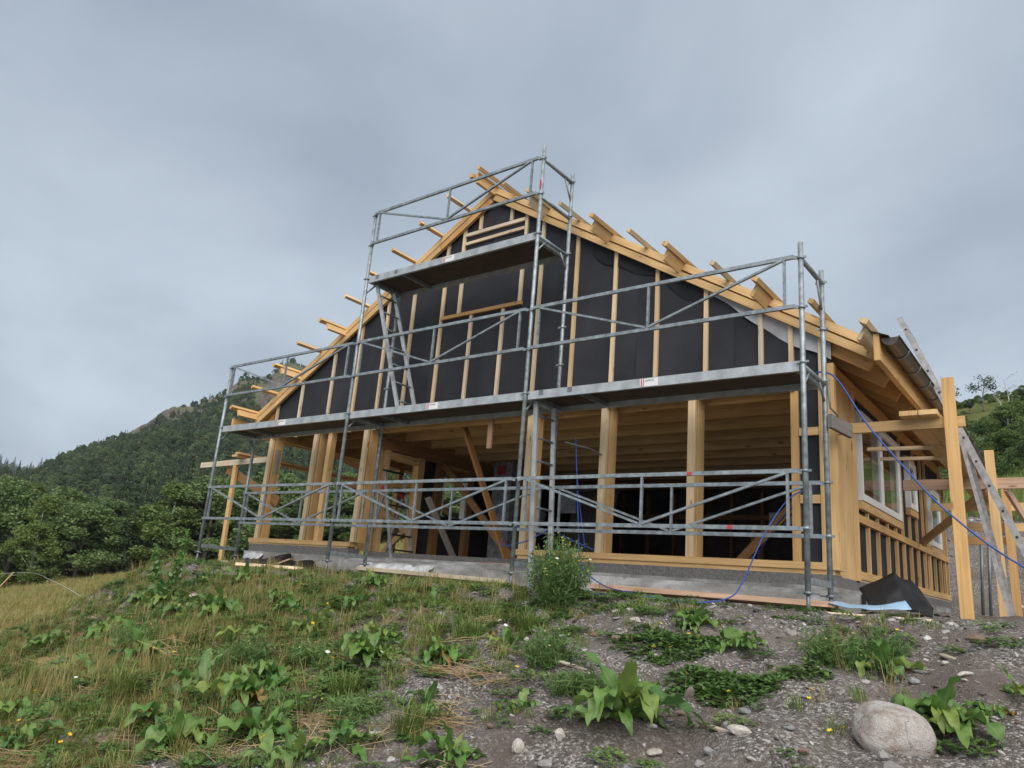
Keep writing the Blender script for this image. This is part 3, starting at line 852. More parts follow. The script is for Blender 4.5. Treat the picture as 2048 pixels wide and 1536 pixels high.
def guard(x0, x1, y, z0, z1, back=False):
    a, c = x0 + 0.05, x1 - 0.05; m_ = (x0 + x1) / 2
    g = MB().beam((a, y, z1), (c, y, z1), 0.03, 0.036).beam((a, y, z0), (c, y, z0), 0.03, 0.036)
    for xx in (a + 0.09, c - 0.09):
        g.beam((xx, y, z0), (xx, y, z1), 0.022, 0.026, (0, 1, 0))
    g.beam((m_, y, z0), (m_, y, z1), 0.022, 0.026, (0, 1, 0))
    g.beam((a + 0.10, y - 0.012, z1 - 0.02), (m_ - 0.02, y - 0.012, z0 + 0.02), 0.022, 0.026, (0, 1, 0))
    g.beam((c - 0.10, y - 0.012, z1 - 0.02), (m_ + 0.02, y - 0.012, z0 + 0.02), 0.022, 0.026, (0, 1, 0))
    for xx, s in ((a, -1), (c, 1)):
        for z in (z0, z1):
            g.beam((xx, y, z - 0.01), (xx + s * 0.03, y, z - 0.01), 0.012, 0.03)
    return g.build('guard_rail', 'galvanised', scaf)
bays = [('A', 'B'), ('B', 'C'), ('C', 'D')]
for a, c in bays:
    guard(XS[a], XS[c], -0.036, -1.48, -0.995)
    guard(XS[a], XS[c], W - 0.036, -1.48, -0.995)
    guard(XS[a], XS[c], -0.036, 0.505, 0.99)
guard(XS['B'], XS['C'], -0.036, 2.505, 2.99)
LET = []
def letter_mesh():
    if not LET:
        cu = bpy.data.curves.new('lettering', 'FONT'); cu.body = 'JAMAX'; cu.size = 0.034
        ob = bpy.data.objects.new('lettering', cu); COL.objects.link(ob)
        bpy.context.view_layer.update()
        me = bpy.data.meshes.new_from_object(ob.evaluated_get(bpy.context.evaluated_depsgraph_get()))
        bpy.data.objects.remove(ob); me.materials.clear(); me.materials.append(MATS['ink']); LET.append(me)
    return LET[0]
def deck(x0, x1, zt, cuts=False, tx=None):
    a, c = x0 + 0.035, x1 - 0.035
    d = MB()
    d.box(a, c, 0.005, 0.04, zt - 0.095, zt); d.box(a, c, 0.61, 0.645, zt - 0.095, zt)
    d = d.build('deck', 'aluminium', scaf)
    bx(a + 0.002, c - 0.002, 0.042, 0.608, zt - 0.035, zt - 0.018).build('plywood', 'deck_ply', d)
    for f in (0.01, 0.18, 0.99) if not cuts else (0.01, 0.22, 0.99):
        xx = a + (c - a) * f
        bx(xx - 0.02, xx + 0.02, 0.042, 0.608, zt - 0.085, zt - 0.037).build('cross_member', 'galvanised', d)
    if tx is not None:
        w_ = 0.20
        bx(tx, tx + w_, 0.0025, 0.0045, zt - 0.088, zt - 0.008).build('sticker', 'sticker_white', d)
        MB().box(tx + 0.012, tx + 0.024, 0.001, 0.0022, zt - 0.086, zt - 0.010).box(tx + 0.034, tx + 0.044, 0.001, 0.0022, zt - 0.086, zt - 0.010).build('sticker_stripe', 'sticker_red', d)
        place('lettering', letter_mesh(), (tx + 0.056, 0.0015, zt - 0.04), d, rot=(R(90), 0, 0))
    if cuts:
        for f in (0.215, 0.595):
            xx = x0 + f
            MB().box(xx - 0.028, xx + 0.028, -0.001, 0.004, zt - 0.055, zt - 0.004).build('hatch_lock', 'galvanised_dark', d)
    return d
deck(XS['A'], XS['B'], 0.0, tx=-4.64)
deck(XS['B'], XS['C'], 0.0, tx=-1.55)
deck(XS['C'], XS['D'], 0.0, True, tx=1.445)
deck(XS['B'], XS['C'], 2.0, True, tx=-1.55)
def hatch_ladder(p_top, p_bot, y0, y1, n):
    l = MB()
    for y in (y0, y1):
        l.beam((p_top[0], y, p_top[1]), (p_bot[0], y, p_bot[1]), 0.024, 0.055, (1, 0, 0))
    l = l.build('access_ladder', 'aluminium', scaf)
    for i in range(n):
        t = (i + 0.6) / n
        x = p_top[0] + (p_bot[0] - p_top[0]) * t; z = p_top[1] + (p_bot[1] - p_top[1]) * t
        MB().tube([(x, y0 + 0.012, z), (x, y1 - 0.012, z)], 0.013, 6).build('rung', 'galvanised_dark', l)
hatch_ladder((-2.93, 1.90), (-2.19, 0.02), 0.12, 0.46, 7)
hatch_ladder((0.08, -0.09), (0.18, gz(0.18, 0.3)), 0.11, 0.47, 8)
# red tag on the tall standard, coloured bands on two rails
bx(-0.012, 0.012, -0.0275, -0.0255, 2.56, 2.68).build('red_tag', 'sticker_red', scaf)
MB().box(2.0, 2.05, -0.0535, -0.052, -1.01, -0.98).build('red_band', 'sticker_red', scaf)
MB().box(2.39, 2.44, -0.0535, -0.052, -1.495, -1.465).build('red_band', 'sticker_red', scaf)
# stop board lying on the deck edge, short blocks on the left deck
t_ = bx(-3.35, -2.75, 0.18, 0.27, 0.0, 0.045).build('plank_offcut', 'wood_orange', None, label='short orange plank offcut lying on the scaffold deck by the second standard', category='plank')

# ------------------------------------------------------------------ timber stand left of the house
ts = thing('timber_trestle', (-7.2, 1.05, gz(-7.2, 1.05)), 'timber post and beam stand left of the porch with planks on top', 'trestle')
bm((-7.17, 1.05, gz(-7.2, 1.05) - 0.03), (-7.22, 1.05, -0.42), 0.098, 0.048, (0, 1, 0)).build('post', 'wood_yellow', ts)
bm((-8.36, 1.05, -0.385), (-6.18, 1.05, -0.35), 0.048, 0.098).build('beam', 'wood_white', ts)
bm((-7.55, 1.11, -0.47), (-5.9, 1.14, -1.07), 0.036, 0.148).build('brace', 'wood_brown', ts)
for i, z in enumerate((-0.285, -0.245)):
    bm((-7.0 + 0.08 * i, 0.85, z), (-7.05, 4.0, z), 0.15 - 0.02 * i, 0.036).build('plank', 'wood_yellow', ts)
# ------------------------------------------------------------------ timber scaffold along the right wall
tr = thing('timber_scaffold', (4.0, 3.5, -2.15), 'raw timber scaffold of tall posts, ledgers and planks along the window wall', 'timber scaffold')
for x, y, zt, w_, mt in ((4.02, 1.10, 0.03, 0.100, 'wood_yellow'), (4.02, 4.1, -0.07, 0.098, 'wood_yellow'), (4.0, 6.0, -0.23, 0.098, 'wood_yellow'), (4.75, 6.3, -0.4, 0.08, 'wood_yellow')):
    zb = gz(x, y) - 0.03
    bm((x + 0.02, y, zb), (x, y, zt), w_, 0.048, (0, 1, 0)).build('post', mt, tr)
bm((3.03, 1.15, -0.385), (4.13, 1.15, -0.375), 0.048, 0.098).build('ledger', 'wood_yellow', tr)
bm((3.05, 4.15, -0.473), (5.4, 4.15, -0.46), 0.048, 0.13).build('ledger', 'wood_pink', tr)
bm((3.05, 6.05, -0.505), (5.6, 6.05, -0.485), 0.048, 0.11).build('ledger', 'wood_yellow', tr)
bm((3.3, 6.1, -0.78), (5.6, 6.1, -0.77), 0.048, 0.11).build('rail', 'wood_yellow', tr)
bm((3.3, 6.1, -0.97), (5.6, 6.1, -0.955), 0.048, 0.11).build('rail', 'wood_yellow', tr)
bm((4.15, 4.16, -0.52), (4.75, 6.2, -1.9), 0.036, 0.09).build('brace', 'wood_pink', tr)
for x in (3.70, 3.86):
    bm((x, 0.98, -0.305), (x, 6.6, -0.40), 0.150, 0.045).build('plank', 'wood_yellow', tr)
for y in (2.3, 2.9):
    bm((3.05, y, -0.36), (3.7, y, -0.37), 0.048, 0.036).build('ledger', 'wood_pale', tr)
bm((3.05, 5.2, -1.1), (3.95, 4.2, -0.55), 0.036, 0.1).build('brace', 'wood_yellow', tr)
# weathered block on the last standard
tag_b = bm((3.11, 0.60, -0.42), (3.19, 1.02, -0.44), 0.04, 0.13).build('weathered_board', 'wood_grey', None, label='short weathered grey board strapped to the right-hand scaffold standard', category='board')
MB().tube([(3.10, 0.63, -0.05), (3.10, 0.62, -0.15), (3.12, 0.60, -0.30), (3.16, 0.7, -0.36)], 0.008, 6).build('strap', 'galvanised_dark', tag_b)

# ------------------------------------------------------------------ aluminium ladder at the right
la = thing('combination_ladder', (4.55, 2.2, gz(4.7, 2.2)), 'aluminium combination ladder leaning over the gutter by the timber posts', 'ladder')
lt = Vector((3.45, 0, 1.11)); lb = Vector((4.68, 0, -2.14))
for y in (2.26, 2.56):
    st = bm((lt.x, y, lt.z), (lb.x, y, lb.z), 0.026, 0.058, (1, 0, 0.3)).build('stile', 'aluminium_dull', la)
    hm = MB()
    d_ = (lb - lt)
    for i in range(13):
        c = lt + d_ * ((i + 0.6) / 13)
        hm.tube([(c.x, y - 0.016, c.z), (c.x, y + 0.016, c.z)], 0.013, 8)
    hm.build('rung_end', 'black_plastic', st, kind='stuff')
for i in range(13):
    c = lt + (lb - lt) * ((i + 0.6) / 13)
    MB().beam((c.x, 2.275, c.z), (c.x, 2.545, c.z), 0.026, 0.026).build('rung', 'aluminium_dull', la)
for y in (2.16, 2.64):
    bm((3.95, y, -0.24), (4.27, y, -2.145), 0.022, 0.034, (1, 0, 0.3)).build('support_leg', 'aluminium_dull', la)

# steel tubes of another scaffold behind the house corner
for i, (x, y) in enumerate(((3.42, 7.95), (3.5, 8.2))):
    t_ = MB().tube([(x - 0.03, y, gz(x, y)), (x + 0.03, y, -0.78)], 0.024, 8).build('steel_standard', 'galvanised_dark', None, label=('left' if i == 0 else 'right') + ' of the two thin steel tubes standing behind the rear house corner', category='steel tube', group='steel tubes behind the rear corner')

# ------------------------------------------------------------------ blue hoses
def curve_pts(pts, n=10):
    out = []
    P_ = [Vector(p) for p in pts]
    for i in range(len(P_) - 1):
        p0 = P_[max(i - 1, 0)]; p1 = P_[i]; p2 = P_[i + 1]; p3 = P_[min(i + 2, len(P_) - 1)]
        for k in range(n):
            t = k / n
            out.append(0.5 * ((2 * p1) + (-p0 + p2) * t + (2 * p0 - 5 * p1 + 4 * p2 - p3) * t * t + (-p0 + 3 * p1 - 3 * p2 + p3) * t ** 3))
    out.append(P_[-1])
    return out
h = tb(curve_pts([(2.95, 0.72, 0.09), (3.06, 0.69, 0.078), (3.2, 0.62, -0.05), (3.45, 0.55, -0.50), (3.75, 0.48, -0.92), (4.04, 0.42, -1.28), (4.5, 0.40, -1.68), (5.2, 0.35, -2.05), (6.0, 0.3, -2.13)]), 0.0078, 8).build('air_hose', 'hose_blue', None, label='blue air hose running from the right scaffold end down to the lower right', category='hose')
g_ = lambda x, y: (x, y, gz(x, y) + 0.03)
h2 = tb(curve_pts([(0.40, 0.80, -1.66), (0.36, 0.72, -1.25), (0.345, 0.64, -0.9), (0.315, 0.615, -0.48), (0.325, 0.60, -0.47), (0.335, 0.63, -0.75), (0.36, 0.66, -1.2), (0.40, 0.66, -1.6), (0.44, 0.64, -1.80), (0.56, 0.60, -1.93), (0.78, 0.58, -2.04), (1.0, 0.55, -2.085), (1.5, 0.48, -2.12), (1.15, 0.30, gz(1.15, .3) + .014), g_(0.95, 0.05), g_(1.3, -0.05), g_(1.7, -0.02), g_(2.05, 0.02), (2.3, 0.22, -2.08), (2.38, 0.36, -1.92), (2.5, 0.52, -1.52), (2.62, 0.72, -1.2), (2.70, 0.9, -1.05), (2.72, 1.1, -1.02), (2.3, 1.5, -1.3), (1.9, 1.9, -1.7)]), 0.007, 8).build('water_hose', 'hose_blue', None, label='blue hose hanging in the opening and looping along the footing', category='hose')
h3 = tb(curve_pts([(-0.62, 0.9, -1.42), (-0.7, 0.75, -1.5), (-0.55, 0.5, -1.68), (-0.2, 0.5, -1.62), (0.05, 0.6, -1.48), (0.2, 0.7, -1.55), (0.45, 0.9, -1.66)]), 0.007, 8).build('hose_coil', 'hose_blue', None, label='loop of blue hose hung around the middle standard of the scaffold', category='hose')
st_ = tb([(0.26, 0.47, -0.50), (0.42, 0.75, -0.53), (0.44, 0.99, -0.56)], 0.009, 6).build('wall_tie', 'galvanised_dark', None, label='thin steel tie rod between the access ladder and the post', category='tie rod')

# ------------------------------------------------------------------ planks and membranes along the footing
def ground_plank(p0, p1, w_, t_, mat, label, lift=0.0, roll=0.0):
    z0 = gz(*p0) + t_ / 2 + lift; z1 = gz(*p1) + t_ / 2 + lift
    up = Vector((0, math.sin(roll), math.cos(roll)))
    return bm((p0[0], p0[1], z0), (p1[0], p1[1], z1), w_, t_, up).build('plank', mat, None, label=label, category='plank')
ground_plank((-3.1, 0.62), (-0.5, 0.60), 0.10, 0.05, 'wood_white', 'long pale plank on the soil below the wide opening', 0.02, 0.25)
ground_plank((0.60, 0.66), (3.12, 0.62), 0.10, 0.05, 'wood_pink', 'long pinkish plank on the ground along the right footing', 0.03, 0.3)
ground_plank((3.05, 0.50), (3.86, 0.60), 0.11, 0.04, 'wood_white', 'pale plank under the black membrane at the house corner', -0.03, 0.2)
ground_plank((-4.5, -0.35), (-3.55, 0.05), 0.11, 0.045, 'wood_white', 'short pale board lying tilted on the gravel before the porch', 0.02, 0.5)
ground_plank((-7.9, 0.55), (-6.3, 0.60), 0.10, 0.035, 'wood_white', 'pale plank at the foot of the timber post by the porch', 0.02)
ground_plank((-4.9, 0.45), (-3.9, 0.30), 0.09, 0.03, 'wood_pink', 'thin plank lying in front of the porch footing', 0.01)
ground_plank((-2.2, 1.18), (-0.85, 1.12), 0.10, 0.03, 'wood_pink', 'plank lying on the concrete threshold of the wide opening', 0.245)
bm((-6.95, 1.3, -2.18), (-6.2, 1.1, -1.80), 0.06, 0.05).build('plank', 'wood_yellow', None, label='short prop board leaning against the left porch corner', category='plank')
# concrete ledge slab at the corner
bx(3.035, 3.27, 0.80, 1.0, -2.25, -1.955).build('footing_block', 'concrete', None, label='pale concrete footing block behind the black membrane at the corner', category='concrete block')
# black membrane folded over at the corner, blue face showing underneath
def sheet_thing(name, label, pts, nu, nv, mat, wob=0.012):
    """bilinear patches through a net of control points"""
    K = [[Vector(q) for q in row] for row in pts]
    ru, rv = len(K) - 1, len(K[0]) - 1
    def fn(u, v):
        a = min(int(u * ru), ru - 1); c = min(int(v * rv), rv - 1)
        fu = u * ru - a; fv = v * rv - c
        p = (K[a][c] * (1 - fu) + K[a + 1][c] * fu) * (1 - fv) + (K[a][c + 1] * (1 - fu) + K[a + 1][c + 1] * fu) * fv
        w1 = wob * math.sin(u * 17 + v * 5) * math.sin(v * 9 + 1.3) * math.sin(math.pi * u) ** 0.5
        return (p.x + w1, p.y + w1 * 0.7, p.z + w1)
    o = MB().grid(fn, nu, nv).build(name, mat, None, label=label, category='membrane')
    so = o.modifiers.new('thickness', 'SOLIDIFY'); so.thickness = 0.004
    return o
sheet_thing('membrane', 'black foundation membrane folded into a peak at the right house corner',
    [[(3.235, 0.90, -1.905), (3.33, 0.72, -2.00), (3.385, 0.60, -2.075)],
     [(3.37, 0.97, -1.825), (3.47, 0.78, -1.94), (3.53, 0.66, -2.06)],
     [(3.495, 1.02, -1.752), (3.575, 0.86, -1.90), (3.645, 0.74, -2.06)],
     [(3.60, 1.22, -1.80), (3.68, 1.08, -1.93), (3.72, 0.96, -2.09)],
     [(3.735, 1.42, -2.02), (3.76, 1.22, -2.06), (3.79, 1.02, -2.10)]], 24, 12, 'membrane_black')
sheet_thing('membrane_underside', 'light blue face of the membrane lying under the black fold',
    [[(3.07, 0.66, -2.03), (3.06, 0.56, -2.06)], [(3.22, 0.64, -2.05), (3.25, 0.50, -2.085)], [(3.4, 0.60, -2.055), (3.42, 0.48, -2.085)], [(3.55, 0.66, -2.02), (3.60, 0.56, -2.07)], [(3.64, 0.72, -1.99), (3.70, 0.64, -2.06)]], 16, 6, 'membrane_blue', 0.006)
sheet_thing('membrane_edge', 'black membrane strip on the ground right of the corner footing',
    [[(3.78, 1.15, -2.075), (3.80, 1.02, -2.13)], [(3.90, 1.10, -2.09), (3.92, 1.0, -2.145)], [(4.0, 0.98, -2.12), (3.98, 0.88, -2.155)]], 12, 4, 'membrane_black', 0.01)
sheet_thing('membrane_heap', 'crumpled black membrane heap below the porch footing',
    [[(-6.15, 0.72, -2.14), (-6.0, 0.45, -2.18), (-5.9, 0.2, -2.22)], [(-5.6, 0.84, -2.0), (-5.5, 0.6, -2.06), (-5.4, 0.25, -2.19)], [(-5.05, 0.86, -1.95), (-5.0, 0.55, -2.03), (-4.95, 0.2, -2.17)], [(-4.6, 0.86, -2.0), (-4.55, 0.5, -2.1), (-4.5, 0.2, -2.18)], [(-4.2, 0.84, -2.08), (-4.2, 0.5, -2.16), (-4.2, 0.2, -2.21)]], 28, 12, 'membrane_black', 0.05)
bm((-4.72, 0.36, -2.13), (-4.45, 0.50, -2.0), 0.14, 0.02).build('plank', 'wood_pink', None, label='small wood offcut sticking out of the crumpled black membrane', category='plank')
# white plastic lying along the footing under the wide opening
def poly_strip(u, v):
    x = -3.3 + 1.35 * u
    return (x, 0.885 - 0.14 * v - 0.02 * math.sin(u * 31) * v, -1.955 - 0.11 * v + 0.02 * math.sin(u * 23 + v * 5) * math.sin(3.1 * v))
ps = MB().grid(poly_strip, 46, 8).build('plastic_sheet', 'plastic_white', None, label='crumpled white plastic sheet on the footing below the wide opening', category='plastic sheet')
sheet_thing('plastic_scrap', 'small white plastic scrap on the porch footing', [[(-6.25, 0.91, -1.93), (-6.25, 0.86, -2.02)], [(-6.0, 0.91, -1.92), (-6.0, 0.85, -2.03)], [(-5.75, 0.91, -1.94), (-5.8, 0.86, -2.02)]], 10, 4, 'plastic_white', 0.015)

# ------------------------------------------------------------------ things seen inside the openings
sl = thing('stepladder', (-3.6, 1.55, -1.875), 'aluminium stepladder with red caps standing in the wide opening', 'stepladder')
zf = -1.874
for s in (0, 1):
    y = 1.38 + 0.40 * s
    bm((-3.66 + .02 * s, y, -0.58), (-3.27 + 0.03 * s, y - 0.02, zf), 0.024, 0.05, (1, 0, 0)).build('stile', 'aluminium_dull', sl)
    bm((-3.62, y + 0.02, -0.86), (-3.92 + 0.02 * s, y + 0.03, zf), 0.022, 0.04, (1, 0, 0)).build('rear_leg', 'aluminium_dull', sl)
    bm((-3.66, y, -0.80), (-3.60, y, -0.92), 0.035, 0.06, (1, 0, 0)).build('red_cap', 'red_plastic', sl)
for i in range(5):
    t = 0.22 + 0.17 * i
    x = -3.65 + 0.40 * t; z = -0.58 + (zf + 0.58) * t
    bm((x, 1.38, z), (x, 1.78, z), 0.08, 0.02).build('tread', 'black_plastic', sl)
MB().tube([(-3.68, 1.36, -0.55), (-3.68, 1.80, -0.55)], 0.018, 8).build('hand_bar', 'black_plastic', sl)
ins = bx(-3.52, -3.10, 3.85, 4.5, FL - 0.025, 0.0).build('insulation_pack', 'plastic_wrap', None, label='tall plastic-wrapped insulation pack with a red label inside the house', category='insulation pack')
bx(-3.44, -3.24, 3.843, 3.848, -0.22, -0.06).build('red_label', 'sticker_red', ins)
bx(-2.80, -2.42, 4.9, 4.98, -0.76, -0.42).build('white_box', 'plastic_white', None, label='small white board with a dark hole propped inside the house', category='white board')
bm((-2.9, 5.2, -0.3), (-1.6, 5.3, -0.22), 0.05, 0.1).build('plank', 'wood_grey', None, label='pale plank laid across inside the dark room', category='plank')
dl = bm((-2.6, 5.4, -1.78), (-2.45, 5.7, -0.2), 0.9, 0.05, (0, 1, 0)).build('door_leaf', 'wood_grey', None, label='grey panel leaning inside behind the small white board', category='panel')
sh = thing('sawhorse', (1.6, 4.0, FL - 0.03), 'wooden sawhorse with a toolbox in the dark room', 'sawhorse')
bm((1.0, 4.0, -1.05), (2.3, 4.0, -1.05), 0.1, 0.05).build('beam', 'wood_brown', sh)
for x in (1.15, 2.1):
    for s in (-1, 1):
        bm((x, 4.0, -1.08), (x + 0.05, 4.0 + s * 0.3, FL - 0.03), 0.05, 0.03).build('leg', 'wood_brown', sh)
tbx = bx(1.4, 1.9, 3.9, 4.12, -1.02, -0.86).build('toolbox', 'plastic_wrap', None, label='grey toolbox standing on the sawhorse in the dark room', category='toolbox')
MB().tube(curve_pts([(1.5, 4.0, -0.86), (1.55, 4.0, -0.76), (1.75, 4.0, -0.76), (1.8, 4.0, -0.86)], 5), 0.012, 6).build('handle', 'black_plastic', tbx)
rl = tb([(-1.9, 2.6, FL + 0.02), (-1.75, 2.9, -1.0)], 0.11, 12).build('felt_roll', 'felt_roll', None, label='dark roll of felt leaning inside the wide opening', category='roll')
# ------------------------------------------------------------------ foliage materials
def leaf_mat(name, cols, transl=0.3, rough=0.5, by='Random', ns=0.0, spec=0.3, midrib=False):
    """cols: colour stops over the per-plant random value"""
    m, nt, b = new_mat(name)
    L = nt.links.new
    oi = nn(nt, 'ShaderNodeObjectInfo')
    stops = [(i / max(1, len(cols) - 1), c) for i, c in enumerate(cols)]
    rp = ramp_node(nt, stops)
    if ns:
        tc = nn(nt, 'ShaderNodeTexCoord')
        f = noise(nt, tc.outputs['Object'], ns, 3, 0.65)
        ad = nn(nt, 'ShaderNodeMath', operation='MULTIPLY_ADD'); L(f, ad.inputs[0]); ad.inputs[1].default_value = 1.5
        s2 = nn(nt, 'ShaderNodeMath', operation='MULTIPLY_ADD'); L(oi.outputs['Random'], s2.inputs[0]); s2.inputs[1].default_value = 0.5; s2.inputs[2].default_value = -0.5
        L(s2.outputs[0], ad.inputs[2]); L(ad.outputs[0], rp.inputs[0])
    else:
        L(oi.outputs['Random'], rp.inputs[0])
    col = rp.outputs[0]
    if midrib:
        uv = nn(nt, 'ShaderNodeUVMap'); sx = nn(nt, 'ShaderNodeSeparateXYZ'); L(uv.outputs[0], sx.inputs[0])
        d = nn(nt, 'ShaderNodeMath', operation='SUBTRACT'); L(sx.outputs[1], d.inputs[0]); d.inputs[1].default_value = 0.5
        ab = nn(nt, 'ShaderNodeMath', operation='ABSOLUTE'); L(d.outputs[0], ab.inputs[0])
        rr = ramp_node(nt, [(0.0, (1, 1, 1)), (0.06, (0, 0, 0))]); L(ab.outputs[0], rr.inputs[0])
        col = mixrgb(nt, rr.outputs[0], col, (0.22, 0.27, 0.09))
    L(col, b.inputs['Base Color'])
    b.inputs['Roughness'].default_value = rough
    b.inputs['Specular IOR Level'].default_value = spec
    tr = nn(nt, 'ShaderNodeBsdfTranslucent'); L(col, tr.inputs['Color'])
    mx = nn(nt, 'ShaderNodeMixShader'); mx.inputs[0].default_value = transl
    L(b.outputs[0], mx.inputs[1]); L(tr.outputs[0], mx.inputs[2])
    L(mx.outputs[0], nt.nodes['Material Output'].inputs['Surface'])
    return m
leaf_mat('grass_green', [(0.12, 0.19, 0.04), (0.18, 0.24, 0.06), (0.25, 0.275, 0.085), (0.14, 0.21, 0.05)])
leaf_mat('grass_dry', [(0.34, 0.26, 0.10), (0.25, 0.215, 0.07), (0.42, 0.33, 0.15), (0.22, 0.21, 0.07)])
leaf_mat('grass_meadow', [(0.36, 0.28, 0.10), (0.28, 0.255, 0.085), (0.22, 0.245, 0.075), (0.38, 0.30, 0.14), (0.25, 0.26, 0.08)])
leaf_mat('straw', [(0.44, 0.33, 0.18), (0.36, 0.25, 0.13), (0.27, 0.155, 0.085), (0.47, 0.37, 0.22)], 0.1)
leaf_mat('clover', [(0.085, 0.165, 0.045), (0.115, 0.205, 0.055), (0.165, 0.235, 0.07)])
leaf_mat('dock_leaf', [(0.09, 0.20, 0.045), (0.13, 0.25, 0.055), (0.20, 0.30, 0.09), (0.07, 0.16, 0.05), (0.15, 0.26, 0.06), (0.24, 0.30, 0.07)], 0.32, 0.42, midrib=True, spec=0.4)
leaf_mat('dock_leaf_old', [(0.30, 0.17, 0.06), (0.22, 0.19, 0.05)], 0.2, 0.6, midrib=True)
leaf_mat('feather', [(0.10, 0.18, 0.055), (0.14, 0.225, 0.07)], 0.3, 0.6)
leaf_mat('petal_yellow', [(0.75, 0.50, 0.02), (0.78, 0.56, 0.03)], 0.2)
leaf_mat('petal_white', [(0.75, 0.75, 0.70), (0.80, 0.79, 0.76)], 0.2)
leaf_mat('bud_yellow', [(0.45, 0.42, 0.09), (0.55, 0.50, 0.12)], 0.1)
leaf_mat('foliage_a', [(0.05, 0.10, 0.034), (0.11, 0.175, 0.058), (0.165, 0.23, 0.085), (0.08, 0.14, 0.055)], 0.28, 0.55, ns=0.7)
leaf_mat('foliage_b', [(0.07, 0.12, 0.03), (0.12, 0.175, 0.045), (0.165, 0.225, 0.065)], 0.28, 0.55, ns=0.8)
leaf_mat('foliage_far', [(0.04, 0.075, 0.034), (0.085, 0.13, 0.05), (0.05, 0.09, 0.042), (0.14, 0.18, 0.065), (0.07, 0.11, 0.05)], 0.2, 0.7)
leaf_mat('needles', [(0.022, 0.042, 0.016), (0.036, 0.060, 0.022), (0.048, 0.075, 0.028)], 0.1, 0.7, ns=0.9)
simple('bark', (0.13, 0.11, 0.09), 0.9, 0, 6, 0.4, 0.5)
simple('bark_pale', (0.42, 0.40, 0.37), 0.85, 0, 4, 0.4, 0.3)
simple('stem_green', (0.14, 0.19, 0.06), 0.6)
simple('stem_tan', (0.42, 0.30, 0.12), 0.7)

# ------------------------------------------------------------------ geometry of plants (numpy)
def quat_rand(n, rg):
    q = rg.normal(size=(n, 4)); q /= np.linalg.norm(q, axis=1, keepdims=True)
    w, x, y, z = q.T
    return np.stack([np.stack([1 - 2 * (y * y + z * z), 2 * (x * y - z * w), 2 * (x * z + y * w)], -1),
                     np.stack([2 * (x * y + z * w), 1 - 2 * (x * x + z * z), 2 * (y * z - x * w)], -1)], 1)   # two axes per card
def cards(cent, size, rg, aspect=0.62):
    """small pointed leaf quads, random orientation"""
    n = len(cent); ax = quat_rand(n, rg)
    s = np.asarray(size).reshape(-1, 1)
    a = ax[:, 0] * s; c = ax[:, 1] * s * aspect
    v = np.stack([cent - a, cent - a * 0.1 + c, cent + a, cent - a * 0.1 - c], 1).reshape(-1, 3)
    f = np.arange(n * 4).reshape(-1, 4)
    return v, f
def blades(base, h, lean, width, rg, segs=2):
    """bent grass blades; base Nx3"""
    n = len(base)
    az = rg.uniform(0, 2 * np.pi, n)
    d = np.stack([np.cos(az), np.sin(az), np.zeros(n)], -1)
    s = np.stack([-np.sin(az), np.cos(az), np.zeros(n)], -1)
    h = h.reshape(-1, 1); lean = lean.reshape(-1, 1)
    p0 = base; p1 = base + d * lean * h * 0.35 + np.array([0, 0, 1]) * h * 0.6
    p2 = base + d * lean * h * 1.0 + np.array([0, 0, 1]) * h * (1 - 0.35 * lean)
    w = (width if np.isscalar(width) else width.reshape(-1, 1))
    v = np.stack([p0 - s * w, p0 + s * w, p1 + s * w * 0.8, p1 - s * w * 0.8, p2], 1).reshape(-1, 3)
    i = np.arange(n)[:, None] * 5
    q = i + np.array([[0, 1, 2, 3]]); t = i + np.array([[3, 2, 4]])
    return v, q, t
def tmpl(name, me):
    return bpy.data.objects.new(name, me)      # template geometry, never linked to the scene itself

def tuft(seed, n, h0, h1, r, width, mat, lean=(0.2, 0.9)):
    rg = np.random.default_rng(seed)
    rr = r * np.sqrt(rg.random(n)); a = rg.uniform(0, 6.283, n)
    base = np.stack([rr * np.cos(a), rr * np.sin(a), np.full(n, -0.01)], -1)
    v, q, t = blades(base, rg.uniform(h0, h1, n), rg.uniform(*lean, n), width * rg.uniform(0.6, 1.3, n), rg)
    return tmpl('tuft', fast_mesh('tuft_mesh', v, q, t, [mat]))
def straw_t(seed, n):  # a few dead stalks lying crosswise
    rg = np.random.default_rng(seed)
    c = np.stack([rg.normal(0, 0.10, n), rg.normal(0, 0.10, n), rg.uniform(0.005, 0.03, n)], -1)
    a = rg.normal(0.5, 0.9, n); l = rg.uniform(0.04, 0.14, n)
    d = np.stack([np.cos(a), np.sin(a), rg.normal(0, 0.12, n)], -1) * l[:, None]
    s = np.stack([-np.sin(a), np.cos(a), np.zeros(n)], -1) * 0.0019; u = np.array([0, 0, 0.0018])
    v = np.stack([c - d - s, c + d - s, c + d + u, c - d + u, c - d + s, c + d + s], 1).reshape(-1, 3)
    i = np.arange(n)[:, None] * 6
    q = np.concatenate([i + np.array([[0, 1, 2, 3]]), i + np.array([[3, 2, 5, 4]])])
    return tmpl('straw', fast_mesh('straw_mesh', v, q, None, ['straw']))
